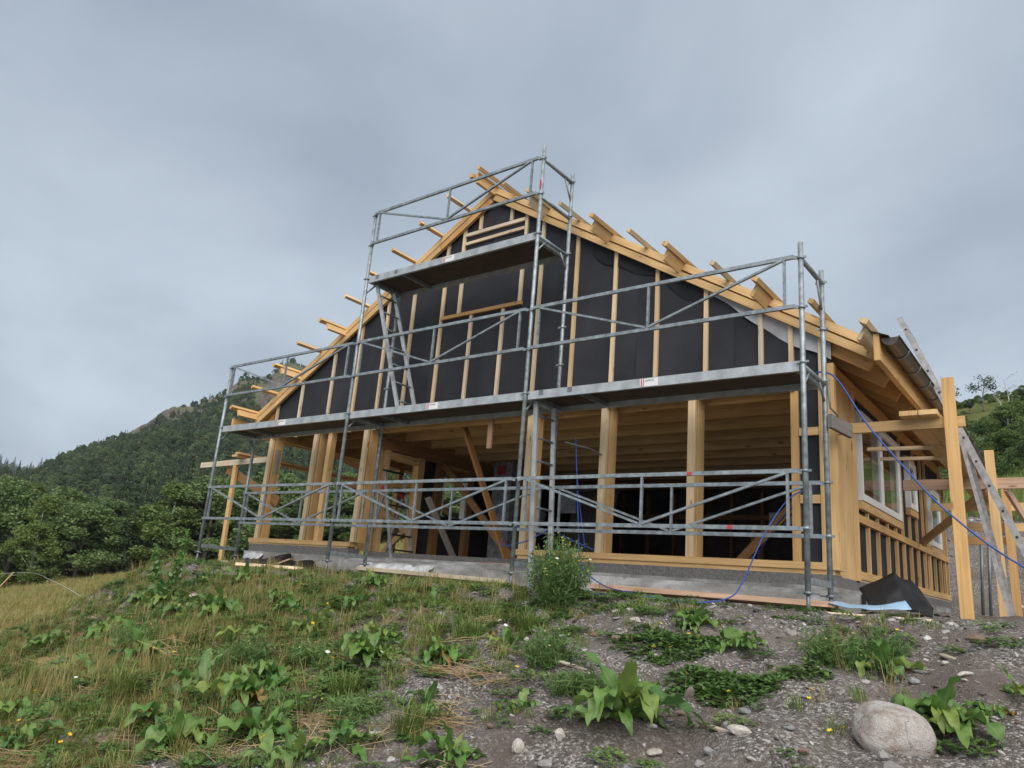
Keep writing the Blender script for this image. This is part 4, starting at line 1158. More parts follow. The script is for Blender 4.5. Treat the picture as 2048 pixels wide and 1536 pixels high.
def clover_t(seed, n, r, hmax, size, mat='clover'):
    rg = np.random.default_rng(seed)
    rr = r * np.sqrt(rg.random(n)); a = rg.uniform(0, 6.283, n)
    c = np.stack([rr * np.cos(a), rr * np.sin(a), rg.uniform(0.1, 1, n) * hmax * (1 - 0.5 * rr / r)], -1)
    V = []; F = []
    for k in range(3):
        aa = a * 3 + k * 2.094
        d = np.stack([np.cos(aa), np.sin(aa), rg.normal(0.1, 0.25, n)], -1); s = np.stack([-np.sin(aa), np.cos(aa), rg.normal(0, .2, n)], -1)
        z = size * rg.uniform(0.7, 1.2, (n, 1))
        V.append(np.stack([c, c + d * z * 0.6 + s * z * 0.45, c + d * z, c + d * z * 0.6 - s * z * 0.45], 1))
    v = np.concatenate(V).reshape(-1, 3)
    return tmpl('clover', fast_mesh('clover_mesh', v, np.arange(len(v)).reshape(-1, 4), None, [mat]))
def rock_mesh(name, seed, mat, sub=2, flat=0.6, rough=0.22, angular=False):
    import bmesh
    bme = bmesh.new(); bmesh.ops.create_icosphere(bme, subdivisions=sub, radius=1)
    rg = np.random.default_rng(seed)
    pl = [(rg.normal(size=3), rg.uniform(0.55, 0.95)) for _ in range(9 if angular else 5)]
    pl = [(n / np.linalg.norm(n), d) for n, d in pl]
    off = rg.uniform(0, 50, 3)
    for v in bme.verts:
        p = np.array(v.co)
        for n, d in pl:
            k = p @ n
            if k > d: p = p - n * (k - d) * (0.95 if angular else 0.82)
        g = 1 + rough * (float(vnoise(p[0] + off[0], p[1] + off[1], 1.3)) + float(vnoise(p[1] + off[2], p[2] + off[0], 1.7)) + 0.4 * float(vnoise(p[0] + off[1], p[2] + off[2], 5.0)))
        v.co = Vector((p * g) * np.array([1, 1, flat]))
    me = bpy.data.meshes.new(name); bme.to_mesh(me); bme.free()
    if not angular:
        me.polygons.foreach_set('use_smooth', [True] * len(me.polygons))
    me.materials.append(MATS[mat])
    return me
def rock_mat(name, cols, ns=14, by_random=True):
    m, nt, b = new_mat(name)
    L = nt.links.new
    tc = nn(nt, 'ShaderNodeTexCoord'); oi = nn(nt, 'ShaderNodeObjectInfo')
    rp = ramp_node(nt, [(i / (len(cols) - 1), c) for i, c in enumerate(cols)]); L(oi.outputs['Random'], rp.inputs[0])
    f = noise(nt, tc.outputs['Object'], ns, 5, 0.7)
    rr = ramp_node(nt, [(0.3, (0.62, 0.62, 0.62)), (0.7, (1.2, 1.2, 1.2))]); L(f, rr.inputs[0])
    L(mixrgb(nt, 1.0, rp.outputs[0], rr.outputs[0], 'MULTIPLY'), b.inputs['Base Color'])
    b.inputs['Roughness'].default_value = 0.9; b.inputs['Specular IOR Level'].default_value = 0.2
    bump(nt, b, f, 0.4, 0.05)
    return m
rock_mat('pebble', [(0.11, 0.10, 0.095), (0.17, 0.155, 0.145), (0.22, 0.21, 0.20), (0.34, 0.325, 0.31), (0.15, 0.11, 0.09), (0.24, 0.24, 0.25), (0.40, 0.385, 0.365), (0.58, 0.56, 0.53)], 2.5)
rock_mat('stone_grey', [(0.22, 0.22, 0.225), (0.30, 0.29, 0.28), (0.26, 0.26, 0.27)], 3)
rock_mat('stone_pale', [(0.46, 0.42, 0.37), (0.52, 0.48, 0.44)], 3)
rock_mat('stone_brown', [(0.20, 0.14, 0.11), (0.24, 0.17, 0.13)], 3)
rock_mat('driftwood', [(0.45, 0.38, 0.30), (0.50, 0.43, 0.35)], 5)

# ------------------------------------------------------------------ instancer for uncountable stuff
def instancer(name, pts, normals_tilt, scales, idx, templates, **props):
    """one object scattering templates over points with geometry nodes"""
    n = len(pts)
    me = bpy.data.meshes.new(name)
    me.vertices.add(n); me.vertices.foreach_set('co', np.asarray(pts, np.float32).ravel())
    at = me.attributes.new('scl', 'FLOAT_VECTOR', 'POINT'); at.data.foreach_set('vector', np.asarray(scales, np.float32).ravel())
    ar = me.attributes.new('rot', 'FLOAT_VECTOR', 'POINT'); ar.data.foreach_set('vector', np.asarray(normals_tilt, np.float32).ravel())
    ai = me.attributes.new('idx', 'INT', 'POINT'); ai.data.foreach_set('value', np.asarray(idx, np.int32))
    o = place(name, me, (0, 0, 0), **props)
    ng = bpy.data.node_groups.new(name + '_scatter', 'GeometryNodeTree')
    ng.interface.new_socket('Geometry', in_out='INPUT', socket_type='NodeSocketGeometry')
    ng.interface.new_socket('Geometry', in_out='OUTPUT', socket_type='NodeSocketGeometry')
    N = ng.nodes; gi = N.new('NodeGroupInput'); go = N.new('NodeGroupOutput')
    jn = N.new('GeometryNodeJoinGeometry')
    def attr(nm, tp):
        a = N.new('GeometryNodeInputNamedAttribute'); a.data_type = tp; a.inputs['Name'].default_value = nm
        return a.outputs['Attribute']
    sc_ = attr('scl', 'FLOAT_VECTOR'); ro_ = attr('rot', 'FLOAT_VECTOR'); ix_ = attr('idx', 'INT')
    e2r = N.new('FunctionNodeEulerToRotation'); ng.links.new(ro_, e2r.inputs[0])
    for k, t in enumerate(templates):
        oi = N.new('GeometryNodeObjectInfo'); oi.inputs['Object'].default_value = t; oi.inputs['As Instance'].default_value = True
        cp_ = N.new('FunctionNodeCompare'); cp_.data_type = 'INT'; cp_.operation = 'EQUAL'
        ng.links.new(ix_, cp_.inputs[2]); cp_.inputs[3].default_value = k
        ip = N.new('GeometryNodeInstanceOnPoints')
        ng.links.new(gi.outputs[0], ip.inputs['Points']); ng.links.new(cp_.outputs[0], ip.inputs['Selection'])
        ng.links.new(oi.outputs['Geometry'], ip.inputs['Instance']); ng.links.new(e2r.outputs[0], ip.inputs['Rotation']); ng.links.new(sc_, ip.inputs['Scale'])
        ng.links.new(ip.outputs[0], jn.inputs[0])
    ng.links.new(jn.outputs[0], go.inputs[0])
    md = o.modifiers.new('scatter', 'NODES'); md.node_group = ng
    return o
def scatter_pts(n, x0, x1, y0, y1, mask, rg):
    x = rg.uniform(x0, x1, n); y = rg.uniform(y0, y1, n)
    keep = rg.random(n) < mask(x, y)
    x, y = x[keep], y[keep]
    return np.stack([x, y, ground_h(x, y)], -1)
def rot_z(n, rg, tilt=0.15):
    return np.stack([rg.normal(0, tilt, n), rg.normal(0, tilt, n), rg.uniform(0, 6.283, n)], -1)
def uni(n, lo, hi, rg):
    s = rg.uniform(lo, hi, n); return np.stack([s, s, s * rg.uniform(0.8, 1.2, n)], -1)

def grassy(x, y):
    t = sm(2.3, -2.2, x + 2.6 * vnoise(x, y, 0.7, 8) + 0.9 * vnoise(x, y, 2.3, 1))
    crest = 1 - 0.8 * sm(-1.1, -0.35, y) * sm(-7.5, -6.0, x)
    pat = 0.30 + 1.1 * np.clip(vnoise(x, y, 1.15, 14) + 0.32, 0, 1)
    right = 0.05 * (vnoise(x, y, 1.3, 31) > 0.22)
    return np.clip((t * pat) * crest, 0, 1) * (y < 0.35) + right * (y < -0.3)
rg = np.random.default_rng(5)
def tuft_layer(name, n, templates, mask, slo, shi, box, seed, label, cat):
    r_ = np.random.default_rng(seed)
    p = scatter_pts(n, *box, mask, r_)
    k = len(p)
    return instancer(name, p, rot_z(k, r_), uni(k, slo, shi, r_), r_.integers(0, len(templates), k), templates, kind='stuff', label=label, category=cat)
G1 = [tuft(s, 30, 0.05, 0.15, 0.055, 0.0028, 'grass_green') for s in (1, 2, 3)]
G2 = [tuft(s, 26, 0.05, 0.16, 0.055, 0.0024, 'grass_dry', (0.4, 1.3)) for s in (4, 5)]
G3 = [tuft(s, 16, 0.12, 0.32, 0.05, 0.0017, 'grass_dry', (0.1, 0.55)) for s in (6, 7)]
CL = [clover_t(s, 38, 0.09, 0.06, 0.022) for s in (8, 9)]
ST = [straw_t(s, 18) for s in (10, 11, 12)]
BOX = (-9.0, 6.3, -5.3, 0.6)
tuft_layer('green_grass', 38000, G1, lambda x, y: 0.62 * grassy(x, y), 0.4, 1.05, BOX, 21, 'short green grass tufts over the weedy bank', 'grass')
tuft_layer('dry_grass', 20000, G2, lambda x, y: 0.42 * grassy(x + 0.3, y), 0.4, 0.95, BOX, 22, 'dry yellow grass tufts among the weeds on the bank', 'grass')
tuft_layer('seed_grass', 13000, G3, lambda x, y: 0.42 * grassy(x, y) * (vnoise(x, y, 0.6, 20) > -0.12), 0.5, 1.1, BOX, 23, 'thin tall seed grass stalks on the bank', 'grass')
tuft_layer('ground_cover', 26000, CL, lambda x, y: 0.55 * grassy(x - 0.5, y) + 0.02, 0.6, 1.3, BOX, 24, 'small-leaved creeping ground cover on the bank', 'ground cover')
STRAW = [(-1.78, -2.66), (0.81, -3.57), (-1.19, -3.42), (1.38, -2.4), (-0.5, -4.18), (1.74, -2.51), (0.92, -3.06), (-1.98, -3.59), (1.74, -2.95), (-1.46, -2.64), (1.47, -3.32), (1.71, -2.27), (-0.3, -4.3), (0.4, -3.9)]
sp_ = []
for (x, y) in STRAW:
    for k in range(4):
        sp_.append((x + rg.normal(0, 0.15), y + rg.normal(0, 0.10)))
for k in range(70):
    sp_.append((rg.uniform(-4, 2.6), rg.uniform(-4.4, -1.2)))
sp_ = np.array(sp_)
p = np.column_stack([sp_, ground_h(sp_[:, 0], sp_[:, 1]) + 0.01])
instancer('straw_litter', p, rot_z(len(p), rg, 0.2), uni(len(p), 0.7, 1.3, rg), rg.integers(0, 3, len(p)), ST, kind='stuff', label='dead straw stalks lying in heaps on the bank', category='straw')
# meadow grass left of the fill and behind the yard
ME = [tuft(s, 38, 0.07, 0.22, 0.17, 0.005, 'grass_meadow', (0.15, 0.7)) for s in (30, 31, 32)]
def meadow(x, y):
    d = np.hypot(x - 5, y + 6.5)
    return sm(-6.9, -8.2, x + 0.12 * (y - 1) * (y < 1)) * np.clip(1.3 - d / 55, 0.12, 1)
tuft_layer('meadow_grass', 26000, ME, meadow, 0.7, 1.5, (-42, -6.9, -7, 26), 25, 'long dry meadow grass left of the house', 'grass')
MG = [tuft(s, 30, 0.12, 0.35, 0.15, 0.007, 'grass_green', (0.15, 0.8)) for s in (33, 34)]
tuft_layer('yard_edge_grass', 5000, MG, lambda x, y: sm(11.5, 15, y + 2 * vnoise(x, y, .5, 2)), 0.8, 1.7, (-9, 12, 10, 34), 26, 'green grass on the slope behind the house', 'grass')
# gravel
PB = [tmpl('pebble_t', rock_mesh('pebble_mesh', 40 + s, 'pebble', 1, 0.62, 0.25, True)) for s in range(5)]
def gravelly(x, y):
    return np.clip(0.38 + 0.62 * sm(0.0, 0.28, vnoise(x, y, 0.9, 17) + 0.35 * vnoise(x, y, 2.6, 3)) + 0.25 * sm(-0.9, -0.2, y), 0, 1) * (0.3 + 0.7 * sm(-1.6, 2.2, x + 1.2 * sm(-1.2, -0.3, y) * 4)) * (y < 0.88)
r_ = np.random.default_rng(77)
p = scatter_pts(34000, -7.4, 6.3, -5.0, 0.9, gravelly, r_)
s = 0.004 + 0.011 * r_.random(len(p)) ** 2.2 + 0.018 * (r_.random(len(p)) > 0.955) * r_.random(len(p))
sc3 = np.stack([s * r_.uniform(0.8, 1.5, len(p)), s * r_.uniform(0.7, 1.2, len(p)), s * r_.uniform(0.7, 1.1, len(p))], -1)
instancer('gravel', p, np.stack([r_.normal(0, 0.4, len(p)), r_.normal(0, 0.4, len(p)), r_.uniform(0, 6.28, len(p))], -1), sc3, r_.integers(0, 5, len(p)), PB, kind='stuff', label='loose grey gravel over the soil bank', category='gravel')
p = scatter_pts(5000, -3, 12, 6.5, 15, lambda x, y: 0.5 + 0 * x, r_)
s = 0.015 + 0.05 * r_.random(len(p)) ** 3
p = scatter_pts(9000, -6.8, 6.3, -4.8, 0.5, lambda x, y: 0.55 * gravelly(x, y), r_)
s = 0.010 + 0.032 * r_.random(len(p)) ** 2.5
MID = [tmpl('cobble_t', rock_mesh('cobble_mesh', 140 + q, 'pebble', 2, 0.6, 0.2, q % 2 == 0)) for q in range(4)]
instancer('small_cobbles', p, rot_z(len(p), r_, 0.35), np.stack([s * r_.uniform(0.9, 1.6, len(p)), s, s * r_.uniform(0.6, 1, len(p))], -1), r_.integers(0, 4, len(p)), MID, kind='stuff', label='mixed small cobbles pressed into the soil bank', category='gravel')
p = scatter_pts(5000, -3, 12, 6.5, 15, lambda x, y: 0.5 + 0 * x, r_)
s = 0.015 + 0.05 * r_.random(len(p)) ** 3
instancer('rubble', p, rot_z(len(p), r_, 0.4), np.stack([s * 1.2, s, s], -1), r_.integers(0, 5, len(p)), PB, kind='stuff', label='stony rubble on the cut bank behind the yard', category='rubble')

ORD = ['first', 'second', 'third', 'fourth', 'fifth', 'sixth', 'seventh', 'eighth', 'ninth', 'tenth', 'eleventh', 'twelfth', 'thirteenth', 'fourteenth', 'fifteenth', 'sixteenth', 'seventeenth', 'eighteenth', 'nineteenth', 'twentieth', 'twenty-first', 'twenty-second', 'twenty-third', 'twenty-fourth', 'twenty-fifth', 'twenty-sixth', 'twenty-seventh', 'twenty-eighth', 'twenty-ninth', 'thirtieth']
def px_x(x, y, z):
    d = Vector((x, y, z)) - CAM
    return d.dot(_r) / d.dot(_f)
# ------------------------------------------------------------------ dock plants: every leaf is a part
def dock_leaf_mesh(seed, start, droop, width, wav):
    rg = np.random.default_rng(seed)
    rows, cols = 14, 4
    V = []; UV = []
    ang = start; p = np.array([0.0, 0.0]); pts = [p.copy()]; angs = [ang]
    for i in range(rows):
        p = p + np.array([math.cos(ang), math.sin(ang)]) / rows
        ang -= droop / rows * (0.5 + 1.2 * i / rows)
        pts.append(p.copy()); angs.append(ang)
    ph = rg.uniform(0, 6)
    for i in range(rows + 1):
        t = i / rows
        wdt = width * (0.10 if t < 0.16 else min(1.0, 0.35 + (t - 0.16) * 3.2)) * (1 - max(0, t - 0.45) ** 1.6 * 2.45)
        wdt = max(wdt, 0.004)
        for j in range(cols + 1):
            s = (j / cols - 0.5) * 2
            lift = abs(s) * wdt * 0.22 + wav * wdt * abs(s) * math.sin(t * 21 + s * 2 + ph)
            n = np.array([-math.sin(angs[i]), math.cos(angs[i])])
            q = pts[i] + n * lift
            V.append((q[0], s * wdt * 0.86 * (1 + 0.13 * math.sin(t * 27 + ph + s) * min(1, 4 * t * (1 - t))) + 0.05 * math.sin(t * 2.2 + ph), q[1])); UV.append((t, j / cols))
    F = []; U = []
    for i in range(rows):
        for j in range(cols):
            a = i * (cols + 1) + j
            q = (a, a + 1, a + cols + 2, a + cols + 1)
            F.append(q); U += [UV[k] for k in q]
    return fast_mesh('dock_leaf', V, F, None, ['dock_leaf'], smooth=True, uvs=U)
DL = [dock_leaf_mesh(60, 1.3, 2.0, 0.15, 0.5), dock_leaf_mesh(61, 1.15, 2.7, 0.17, 0.55), dock_leaf_mesh(62, 0.9, 2.6, 0.18, 0.6), dock_leaf_mesh(63, 0.55, 1.5, 0.16, 0.5), dock_leaf_mesh(64, 1.4, 1.2, 0.12, 0.4), dock_leaf_mesh(65, 0.35, 0.9, 0.17, 0.6)]
DLO = DL[2].copy(); DLO.materials.clear(); DLO.materials.append(MATS['dock_leaf_old'])
def dock(x, y, size, n, label, seed, upright=0.5, old=1):
    r_ = random.Random(seed)
    size *= 1.18; n = int(n * 1.7)
    t = thing('dock_plant', (x, y, gz(x, y) - 0.01), label, 'weed', 'broad-leaved dock plants on the bank')
    a0 = r_.uniform(0, 6.28)
    for i in range(n):
        u = i / n
        me = DL[r_.choice([0, 4, 1, 1])] if u < upright * 0.7 else DL[r_.choice([1, 2, 3, 2, 5])]
        if i >= n - old: me = DLO
        s = size * r_.uniform(0.65, 1.3) * (1.0 if u < 0.8 else 0.8)
        place('leaf', me, (x + r_.uniform(-.02, .02) , y + r_.uniform(-.02, .02), gz(x, y) - 0.005), t, rot=(r_.uniform(-.25, .25), r_.uniform(-.15, .15), a0 + i * 2.4 + r_.uniform(-.3, .3)), scale=(s, s * r_.uniform(0.8, 1.15), s))
    return t
DOCKS = [(-4.78, -1.87, .26, 11, 'dock with large flat leaves low on the left bank edge'), (-1.73, -2.92, .26, 8, 'dock with one long arching leaf left of the straw heap'), (-1.86, -3.23, .20, 6, 'sparse dock with a single bent leaf near the left edge'),
 (-2.32, -1.86, .27, 13, 'lush dock right of the tall stalked dock'), (-3.33, -0.95, .24, 10, 'dock growing below the crumpled membrane heap'), (-0.38, -3.15, .22, 8, 'dock in dry grass at lower left centre'), (0.2, -3.1, .27, 12, 'tall bright dock in the left centre column of docks'), (0.81, -3.42, .25, 9, 'dock in front of the tall bright dock'),
 (-0.59, -2.06, .21, 9, 'dock beside the tilted pale board on the bank'), (0.58, -2.41, .24, 14, 'round full dock rosette left of the grass tuft'), (1.12, -2.22, .22, 13, 'compact dock rosette with broad leaves in the bank centre'), (2.85, -2.63, .30, 14, 'largest dock with long drooping leaves in the lower centre'),
 (2.56, -1.11, .19, 10, 'dock at the upper edge of the buttercup patch'), (3.03, -1.41, .19, 9, 'dark green dock right of the buttercup patch'), (3.89, -1.47, .21, 10, 'bright dock beside the feathery bush on the right'), (4.30, -2.02, .25, 12, 'dock with drooping leaves right of the big boulder'),
 (1.4, -3.63, .20, 8, 'dock cut by the bottom frame edge left of centre'), (2.14, -3.21, .19, 8, 'dock near the bottom frame edge at centre'), (-1.46, -0.6, .17, 8, 'young dock sprouting beside the scaffold foot'), (1.45, -1.9, .15, 7, 'small dock left of the white-flowered clump'),
 (4.56, -1.6, .13, 6, 'small dock at the right frame edge'), (-5.6, -2.07, .26, 8, 'dock at the far left beside the dry meadow'), (4.5, -1.86, .11, 5, 'tiny dock between boulder and right frame edge'), (-0.59, -4.15, .24, 7, 'dark dock in straw at the lower left corner'),
 (-1.96, -1.41, .21, 10, 'dock on the gravel below the porch'), (1.59, -2.84, .16, 7, 'small dock on gravel below the compact rosette'), (2.25, -2.71, .13, 6, 'small dock left of the largest dock'), (1.54, -3.4, .17, 6, 'upright dock near the bottom edge left of centre'), (-0.9, -1.25, .18, 8, 'dock between the tilted board and the gravel'), (-0.2, -0.95, .14, 7, 'young dock on soil below the long pale plank')]
for i, (x, y, s, n, lab) in enumerate(DOCKS):
    dock(x, y, s * (1.18 if x < 1 else 1.08), n, lab, 100 + i, upright=0.5 if i % 3 else 0.25, old=1 if i % 2 == 0 else 0)
EXTRA = [(-5.2, -1.2, .2), (-3.0, -1.9, .22), (-2.6, -2.5, .24), (-1.2, -2.2, .22), (-1.0, -2.75, .22), (-2.7, -3.1, .22), (-0.2, -3.5, .22), (0.1, -1.9, .18), (-1.5, -1.6, .2), (0.45, -3.75, .22), (-3.9, -2.1, .22), (0.9, -1.55, .14), (-0.1, -2.75, .2), (-1.3, -3.9, .22), (-4.4, -0.75, .18), (-2.1, -0.95, .18)]
EXTRA.sort(key=lambda q: px_x(q[0], q[1], gz(q[0], q[1])))
for i, (x, y, s) in enumerate(EXTRA):
    dock(x, y, s * 1.15, 8 + i % 5, 'low dock in the grass, %s from the left of the lesser docks' % ORD[i], 160 + i, 0.3, i % 2)
def grass_clump(x, y, h, n, label, seed, mat='grass_green'):
    rg = np.random.default_rng(seed); r0 = 0.09
    rr = r0 * np.sqrt(rg.random(n)); a = rg.uniform(0, 6.283, n)
    base = np.stack([rr * np.cos(a), rr * np.sin(a), np.full(n, -0.02)], -1)
    v, q, t = blades(base, rg.uniform(0.5, 1, n) * h, rg.uniform(0.3, 1.2, n), 0.0035 * rg.uniform(0.6, 1.3, n), rg)
    place('grass_clump', fast_mesh('grass_clump', v, q, t, [mat]), (x, y, gz(x, y)), label=label, category='grass', group='dense grass clumps on the bank')
for i, (x, y, h, lab) in enumerate(((0.55, -1.75, .34, 'dense grass clump above the compact dock rosette'), (1.25, -1.35, .38, 'tall grass clump left of the mayweed bush'), (0.95, -1.75, .26, 'grass clump behind the compact dock rosette'), (-0.9, -3.45, .34, 'dense grass clump among straw at lower left'), (0.9, -2.9, .28, 'grass clump below the round dock rosette'), (2.35, -0.75, .16, 'small dark grass clump by the blue hose'), (1.75, -3.1, .26, 'grass clump near the bottom at centre'), (-2.4, -3.5, .36, 'grass clump at the far lower left'))):
    grass_clump(x, y, h, 150, lab, 500 + i)
# tall flowering dock at the left
td = dock(-4.06, -1.51, 0.32, 18, 'tall dock with two upright seed stalks left of the scaffold', 99, 0.4)
r_ = np.random.default_rng(9)
for (dx_, dy_, hh) in ((0.10, 0.05, 0.92), (-0.28, -0.12, 0.74), (0.16, -0.06, 0.6)):
    b0 = Vector((-4.06 + dx_ * 0.4, -1.51 + dy_ * 0.4, gz(-4.06, -1.51))); tip = Vector((-4.06 + dx_, -1.51 + dy_, gz(-4.06, -1.51) + hh))
    stm = tb(curve_pts([b0, (b0 + tip) / 2 + Vector((0.01, 0.01, 0.0)), tip], 5), 0.006, 5).build('stalk', 'stem_green', td)
    n = 170; t = r_.uniform(0.35, 1.0, n)
    c = np.array(b0)[None] + (np.array(tip - b0))[None] * t[:, None] + r_.normal(0, 1, (n, 3)) * (0.045 * (1.25 - t))[:, None]
    v, f = cards(c, r_.uniform(0.015, 0.045, n) * (1.3 - 0.6 * t), r_)
    place('leaves', fast_mesh('stalk_leaves', v - np.array(b0)[None], f, None, ['dock_leaf']), b0, stm, kind='stuff')

# ------------------------------------------------------------------ feathery mayweed bushes
def flower_meshes():
    out = []
    for kind in ('bud', 'daisy', 'butter'):
        mb = MB()
        if kind == 'bud':
            for i in range(3):
                pass
            me = rock_mesh('flower_bud', 3, 'bud_yellow', 1, 0.6, 0.05)
        elif kind == 'daisy':
            V = [(0, 0, 0.15)]; T = []; 
            for i in range(20):
                a = 6.283 * i / 20; rr_ = 1.0 if i % 2 == 0 else 0.72
                V.append((rr_ * math.cos(a), rr_ * math.sin(a), 0.0 if i % 2 else -0.08))
            T = [(0, 1 + i, 1 + (i + 1) % 20) for i in range(20)]
            me = fast_mesh('flower_daisy', V, None, T, ['petal_white'])
        else:
            V = []; Q = []
            for i in range(5):
                a = 6.283 * i / 5
                d = np.array([math.cos(a), math.sin(a), 0.35]); s = np.array([-math.sin(a), math.cos(a), 0]) * 0.5
                k = len(V)
                V += [np.zeros(3), d * 0.7 + s, d * 1.05 + np.array([0, 0, .1]), d * 0.7 - s]; Q.append((k, k + 1, k + 2, k + 3))
            me = fast_mesh('flower_buttercup', V, Q, None, ['petal_yellow'])
        out.append(me)
    return out
F_BUD, F_DAISY, F_BUT = flower_meshes()
def mayweed(x, y, hgt, rad, nst, nfl, label, seed, daisies=0.15, mat='feather', dens=26):
    r_ = np.random.default_rng(seed); rr = random.Random(seed)
    z0 = gz(x, y) - 0.01
    t = thing('mayweed_bush', (x, y, z0), label, 'weed', 'feathery flowering weeds on the bank')
    stems = MB(); C_ = []; tips = []
    for i in range(nst):
        a = r_.uniform(0, 6.283); q = rad * math.sqrt(r_.random()); h = hgt * r_.uniform(0.55, 1.0) * (1 - 0.35 * (q / rad) ** 2)
        b0 = Vector((x + 0.35 * q * math.cos(a), y + 0.35 * q * math.sin(a), z0)); tip = Vector((x + q * math.cos(a), y + q * math.sin(a), z0 + h))
        mid = (b0 + tip) / 2 + Vector((r_.normal(0, .02), r_.normal(0, .02), 0.04))
        stems.tube([b0, mid, tip], 0.0028, 4, 0.0014, caps=False); tips.append(tip)
        u = r_.uniform(0.08, 0.97, dens)
        pp = np.array(b0)[None] * (1 - u)[:, None] + np.array(tip)[None] * u[:, None] + r_.normal(0, 0.03, (dens, 3)) * np.array([1, 1, 0.6])
        C_.append(pp)
    stems.build('stems', 'stem_green', t, kind='stuff')
    C_ = np.concatenate(C_)
    v, f = cards(C_, r_.uniform(0.018, 0.042, len(C_)), r_, 0.16)
    place('foliage', fast_mesh('feather_leaves', v - np.array([x, y, z0])[None], f, None, [mat]), (x, y, z0), t, kind='stuff')
    for i in range(min(nfl, nst)):
        d = rr.random() < daisies
        s = rr.uniform(0.007, 0.011) if not d else rr.uniform(0.014, 0.019)
        place('flower', F_DAISY if d else F_BUD, tips[i] + Vector((0, 0, 0.004)), t, rot=(rr.uniform(-.5, .5), rr.uniform(-.5, .5), rr.uniform(0, 6)), scale=s)
    return t
mayweed(1.11, -0.74, 0.72, 0.30, 130, 95, 'large feathery mayweed bush with pale yellow heads before the access ladder', 1, 0.16, dens=46)
mayweed(1.99, -2.12, 0.30, 0.22, 50, 8, 'low feathery clump with white flowers below the mayweed bush', 2, 0.7)
mayweed(3.62, -1.40, 0.26, 0.24, 60, 6, 'grey-green feathery clump on the right bank', 3, 0.0)
mayweed(3.85, -1.22, 0.20, 0.18, 40, 4, 'small feathery clump behind the bright dock on the right', 31, 0.0)
mayweed(-0.61, -2.70, 0.28, 0.24, 50, 4, 'feathery clump among dry grass at left centre', 4, 0.2)
mayweed(0.05, -2.53, 0.25, 0.20, 44, 3, 'feathery clump left of the round dock rosette', 5, 0.2)
mayweed(-2.2, -2.75, 0.30, 0.26, 44, 8, 'yellowish feathery clump in front of the left docks', 6, 0.0)
mayweed(1.23, -3.11, 0.22, 0.2, 40, 3, 'feathery clump near the bottom centre', 7, 0.3)
mayweed(0.49, -3.08, 0.22, 0.18, 36, 2, 'thin feathery clump right of the tall bright dock', 8, 0.3)
mayweed(2.45, -2.45, 0.14, 0.2, 36, 0, 'low feathery clump above the largest dock', 10, 0.0)

def cover_patch(x, y, rx, ry, n, label, seed, hmax=0.10, size=0.032):
    r_ = np.random.default_rng(seed)
    a = r_.uniform(0, 6.283, n); q = np.sqrt(r_.random(n))
    px = x + rx * q * np.cos(a); py = y + ry * q * np.sin(a)
    pz = ground_h(px, py) + r_.uniform(0.01, 1, n) * hmax * (1.1 - q)
    c = np.stack([px, py, pz], -1)
    V = []
    for k in range(3):
        aa = a * 3 + k * 1.5 + r_.uniform(0, .5, n)
        d = np.stack([np.cos(aa), np.sin(aa), r_.normal(0.1, 0.3, n)], -1); s = np.stack([-np.sin(aa), np.cos(aa), r_.normal(0, .25, n)], -1)
        z = size * r_.uniform(0.6, 1.2, (n, 1))
        V.append(np.stack([c, c + d * z * 0.6 + s * z * 0.45, c + d * z, c + d * z * 0.6 - s * z * 0.45], 1))
    v = np.concatenate(V).reshape(-1, 3)
    o = (x, y, gz(x, y))
    return place('buttercup_patch', fast_mesh('cover_leaves', v - np.array(o)[None], np.arange(len(v)).reshape(-1, 4), None, ['clover']), o, label=label, category='ground cover', kind='stuff')
cover_patch(2.55, -1.50, 0.42, 0.26, 900, 'creeping buttercup patch in the middle of the bank', 50)
cover_patch(3.12, -1.92, 0.36, 0.22, 800, 'creeping buttercup patch right of the largest dock', 51)
cover_patch(2.45, -2.35, 0.22, 0.14, 280, 'small creeping patch left of the largest dock', 52)
cover_patch(0.7, -2.75, 0.3, 0.16, 300, 'creeping patch below the round dock rosette', 53)
cover_patch(3.55, -1.75, 0.16, 0.10, 160, 'creeping patch below the grey-green clump', 54)
cover_patch(-3.6, -1.7, 0.6, 0.35, 600, 'creeping leaves around the tall dock', 55, 0.14, 0.04)
cover_patch(3.3, -0.75, 0.3, 0.08, 160, 'thin creeping leaves on the gravel by the right scaffold foot', 56, 0.05, 0.02)

BUT = [(2.42, -1.5), (2.46, -1.43), (2.71, -1.51), (2.82, -1.61), (2.66, -1.68), (2.55, -1.72), (2.97, -2.11), (3.21, -2.06), (1.96, -2.43), (1.89, -2.47), (3.71, -2.18), (3.74, -2.33), (3.89, -2.52), (3.94, -2.47), (3.46, -0.9), (3.73, -0.89), (3.9, -0.99), (-1.73, -2.68), (-1.6, -2.68), (-1.38, -2.84), (-1.45, -2.99), (-2.55, -2.01), (-2.91, -2.71), (-1.67, -3.76), (-1.68, -3.74), (-0.36, -4.08), (-0.33, -4.05), (-0.94, -4.12), (1.1, -3.64), (-0.9, -1.66), (-0.4, -1.47), (0.49, -2.69), (-0.44, -2.17), (-4.06, -2.98), (-5.8, -1.36)]
for i, (x, y) in enumerate(BUT):
    z = gz(x, y); h = rnd.uniform(0.06, 0.13)
    t = thing('buttercup', (x, y, z), 'small yellow buttercup flower on the weedy bank', 'flower', 'yellow buttercups on the bank')
    tb([(x, y, z - 0.01), (x + 0.004, y, z + h)], 0.0014, 4).build('stem', 'stem_green', t)
    place('petals', F_BUT, (x + 0.004, y, z + h), t, rot=(rnd.uniform(0.1, .7), rnd.uniform(-.4, .4), rnd.uniform(0, 6)), scale=rnd.uniform(0.011, 0.017))
